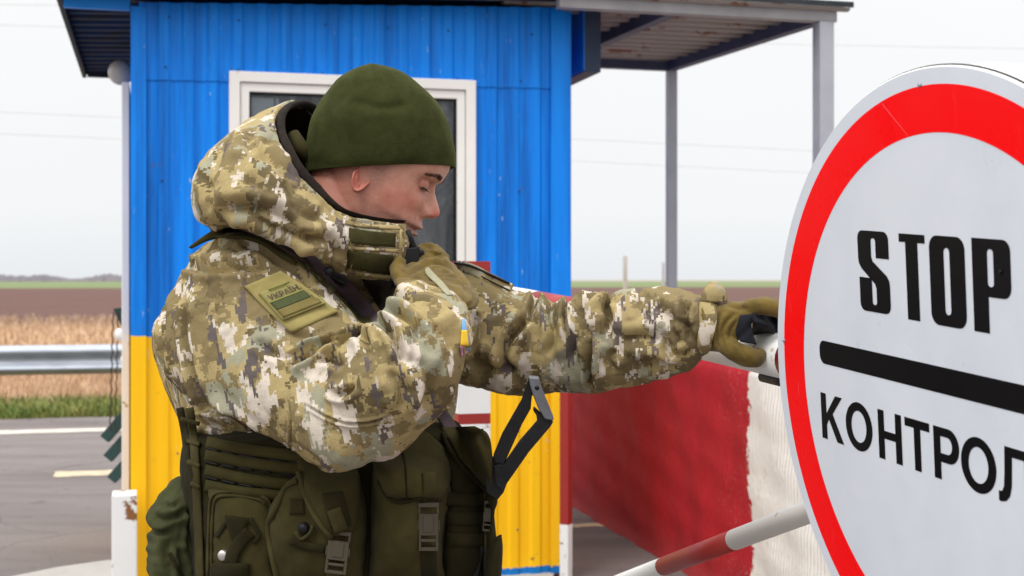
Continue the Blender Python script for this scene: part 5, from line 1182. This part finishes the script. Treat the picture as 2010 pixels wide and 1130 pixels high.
# ---- right hand at the mouth with whistle/radio
V, Fs = loft([(795, 572, 915, 610, 2.06, .058), (781, 562, 932, 602, 2.075, .062), (776, 548, 940, 585, 2.10, .062), (784, 530, 925, 560, 2.135, .055), (797, 512, 905, 535, 2.165, .045), (806, 500, 886, 512, 2.185, .034)], 6, 36, (.2, .7))
parts = [(V, Fs)]
def finger(pts, rs): parts.append(sweep(cr([list(P(*p)) for p in pts], 5), np.interp(np.linspace(0, 1, 5*(len(pts)-1)+1), np.linspace(0, 1, len(rs)), rs), 16))
finger([(862, 505, 2.175), (845, 492, 2.19), (818, 497, 2.175), (806, 512, 2.165)], [.013, .0125, .0115, .009])
finger([(872, 510, 2.20), (852, 494, 2.215), (822, 500, 2.20), (806, 518, 2.19)], [.013, .012, .011, .009])
finger([(868, 525, 2.225), (845, 512, 2.235), (815, 520, 2.22), (802, 535, 2.205)], [.0125, .012, .011, .008])
finger([(862, 545, 2.235), (838, 535, 2.245), (808, 540, 2.23), (796, 550, 2.215)], [.011, .011, .010, .008])
finger([(800, 560, 2.09), (786, 545, 2.10), (780, 525, 2.115), (786, 508, 2.125)], [.015, .013, .0115, .009])
gr = fuse('glove', parts, .0024, 4); gr.data.materials.append(M['glove']); adopt(gr, man)
folds(gr, [([(800, 545), (835, 520), (870, 520), (905, 545), (925, 575)], 4, 4), ([(795, 530), (830, 505), (870, 507), (910, 535)], 4, 3), ([(820, 500), (850, 498), (872, 515)], 3, 2.5), ([(925, 560), (930, 590), (915, 603)], 4, 3), ([(885, 512), (905, 545), (915, 580)], 4, 2.5)], [((25, 25, 25), 1.6, 41)])
# sleeve end ring and tab
o = mk('cuff', *loft([(800, 575, 902, 608, 2.03, .060), (788, 567, 909, 602, 2.045, .064), (787, 560, 908, 596, 2.055, .064), (794, 556, 903, 592, 2.06, .060)], 5, 36, (0, 0)), M['camo'], man); attr(o, 'cuv', getv(o)+np.array([1, 3, 1.]))
GBv = bvh(gr, jacket, o)
o = patch('cuff_tab', c4([(232, 210), (236, 240), (290, 292), (340, 345)]), c4([(246, 204), (285, 245), (325, 285), (372, 345)]), GBv, cloth('pale_green_tab', (.26, .25, .15), (.36, .33, .24), 50), man, .004, lift=.004, nu=14, nv=6, dflt=2.0); attr(o, 'cuv', getv(o)*.6+np.array([1.2, .4, 2.]))
# radio
rad = thing('handheld_radio', P(797, 505, 2.15)*1, 'small black handheld radio with stub antenna held at the mouth', 'radio')
MB().tube([P(801, 452, 2.135), P(806, 470, 2.14), P(813, 490, 2.15), P(818, 503, 2.155)], [.004, .0055, .0075, .009], 14).build('antenna', M['black'], rad, True)
b = MB(); a = P(787, 500, 2.13); b.box(a+Vector((-.004, 0, .010)), Vector((.034, .012, .004)), Vector((-.01, .03, 0)), Vector((-.006, 0, -.070))); b.build('radio_body', M['black'], rad, bevel=.003)
MB().tube([P(824, 502, 2.16), P(827, 490, 2.158)], [.006, .0055], 12).build('knob', M['black'], rad, True)

# ---- left hand on the boom
parts = [loft([(1372, 592, 1382, 690, 2.21, .040), (1395, 594, 1400, 690, 2.205, .038), (1420, 594, 1424, 688, 2.20, .034), (1448, 591, 1440, 676, 2.195, .036), (1475, 592, 1458, 655, 2.19, .036)], 6, 36, (.2, .5), 2.3)]
finger([(1465, 606, 2.175), (1500, 601, 2.155), (1532, 612, 2.15), (1550, 640, 2.165), (1552, 665, 2.19)], [.0145, .0145, .013, .0115, .009])
finger([(1465, 604, 2.20), (1505, 598, 2.19), (1538, 608, 2.20), (1556, 636, 2.225), (1556, 668, 2.25)], [.0145, .014, .013, .0115, .009])
finger([(1460, 606, 2.225), (1500, 600, 2.22), (1532, 611, 2.24), (1548, 640, 2.262), (1546, 668, 2.28)], [.014, .0135, .0125, .011, .0085])
finger([(1455, 612, 2.24), (1490, 606, 2.245), (1518, 616, 2.262), (1532, 642, 2.28), (1530, 665, 2.29)], [.0125, .012, .011, .010, .008])
finger([(1415, 668, 2.185), (1440, 688, 2.165), (1468, 700, 2.162), (1484, 702, 2.17), (1494, 690, 2.178)], [.017, .0165, .0165, .0155, .010])
gl = fuse('glove', parts, .0024, 5); gl.data.materials.append(M['glove']); adopt(gl, man)
ch = lambda L_: [(1360+x/4.709, 520+y/4.709) for x, y in L_]
folds(gl, [(ch([(215, 370), (180, 480), (170, 640), (190, 780)]), 3.5, 4), (ch([(270, 400), (230, 520), (225, 680), (250, 790)]), 3.5, 4), (ch([(400, 440), (300, 540), (260, 640), (290, 800)]), 4, 3.5), (ch([(420, 490), (350, 600), (330, 700)]), 3, 3), (ch([(290, 380), (400, 400), (520, 400)]), 4, 2), (ch([(380, 700), (450, 760), (520, 900)]), 4, 2)], [((25, 25, 25), 1.3, 42)])
GLB = bvh(gl)
GLB2 = bvh(gl, *[c for c in barr.children if c.name.startswith('boom')])
patch('palm_pad', ch([(435, 462), (405, 560), (400, 650), (440, 710)]), ch([(560, 450), (545, 560), (560, 640), (590, 735)]), GLB, M['glovepad'], gl, .0022, lift=.001, nu=18, nv=12, smooth_d=3, dflt=2.16)
patch('palm_pad', ch([(550, 440), (640, 450), (720, 475), (800, 495)]), ch([(545, 655), (610, 640), (700, 630), (800, 640)]), GLB2, M['glovepad'], gl, .0022, lift=.0016, nu=18, nv=10, smooth_d=6, dflt=2.15)
o = mk('cuff', *loft([(1366, 588, 1362, 700, 2.225, .050), (1378, 585, 1372, 700, 2.218, .053), (1395, 588, 1384, 694, 2.21, .050), (1404, 594, 1390, 688, 2.205, .045)], 5, 36, (0, 0), 2.2), M['camo'], man); attr(o, 'cuv', getv(o)*np.array([.8, .8, 1])+np.array([6, 3, 1.]))
folds(o, [], [((20, 20, 20), 2, 51)])
so = o.modifiers.new('s', 'SOLIDIFY'); so.thickness = .004
# standing sleeve tab
o = mk('sleeve_tab', *loft([(1374, 590, 1428, 590, 2.20, .020), (1377, 574, 1427, 582, 2.20, .022), (1384, 562, 1423, 568, 2.20, .020), (1392, 556, 1414, 558, 2.20, .014)], 6, 24, (.2, .5)), M['camo'], man); attr(o, 'cuv', getv(o)+np.array([2, 3, 4.]))
for xx, rr in (): 
    pts = [P(xx+2*math.sin(a*3), 643-rr*1.04/2.22*F*math.cos(a), 2.222-.052*math.sin(a)) for a in np.linspace(0, 2*PI, 40)]
    V, Fs = sweep(pts, .003, 8); o = mk('elastic_gather', V, Fs, M['camo'], man); attr(o, 'cuv', getv(o)+np.array([7, 3, xx*.1]))

# ---- rifle stock
ck = lambda x, y: (860+x/2.628, 700+y/2.628)
def prism(pts, D0, D1, name, m_, par, bevel=.0015):
    n = len(pts); V = [P(*p, D0) for p in pts]; V += [v+Vector((0, D1-D0, 0)) for v in V]
    Fs = [list(range(n)), list(range(n, 2*n))[::-1]]+[[i, (i+1) % n, n+(i+1) % n, n+i] for i in range(n)]
    o = mk(name, V, Fs, m_, par, False, recalc=True)
    if bevel: m = o.modifiers.new('b', 'BEVEL'); m.width = bevel; m.segments = 2; m.limit_method = 'ANGLE'
    return o
prism([ck(468, 112), ck(488, 160), ck(478, 268), ck(432, 350), ck(338, 560), ck(290, 545), ck(285, 510), ck(330, 400), ck(430, 225)], 2.09, 2.112, 'stock_strut', M['gunmetal'], sl_t)
prism([ck(494, 262), ck(560, 318), ck(595, 335), ck(580, 360), ck(470, 490), ck(330, 690), ck(298, 660), ck(288, 560), ck(340, 555), ck(420, 440), ck(512, 335), ck(506, 300), ck(490, 278)], 2.088, 2.114, 'stock_strut', M['gunmetal'], sl_t)
prism([ck(466, 105), ck(522, 110), ck(535, 160), ck(560, 225), ck(598, 318), ck(592, 330), ck(550, 322), ck(515, 265), ck(488, 195), ck(474, 150)], 2.078, 2.122, 'buttplate', M['butt'], sl_t, .003)
q = P(*ck(510, 160), 2.077); V, Fs = sweep([q, q+Vector((0, .004, 0))], .0035, 10); mk('screw', V, Fs, M['black'], sl_t)
prism([ck(285, 520), ck(360, 640), ck(338, 700), ck(305, 740), ck(250, 700), ck(240, 600)], 2.10, 2.13, 'hinge_block', M['gunmetal'], sl_t)
rb = prism([(955, 985), (968, 990), (930, 1180), (900, 1170)], 2.165, 2.19, 'receiver', M['gunmetal'], sl_t)
V, Fs = sweep([P(915, 1170, 2.175), P(860, 1420, 2.13)], .009, 10); mk('barrel', V, Fs, M['gunmetal'], sl_t)
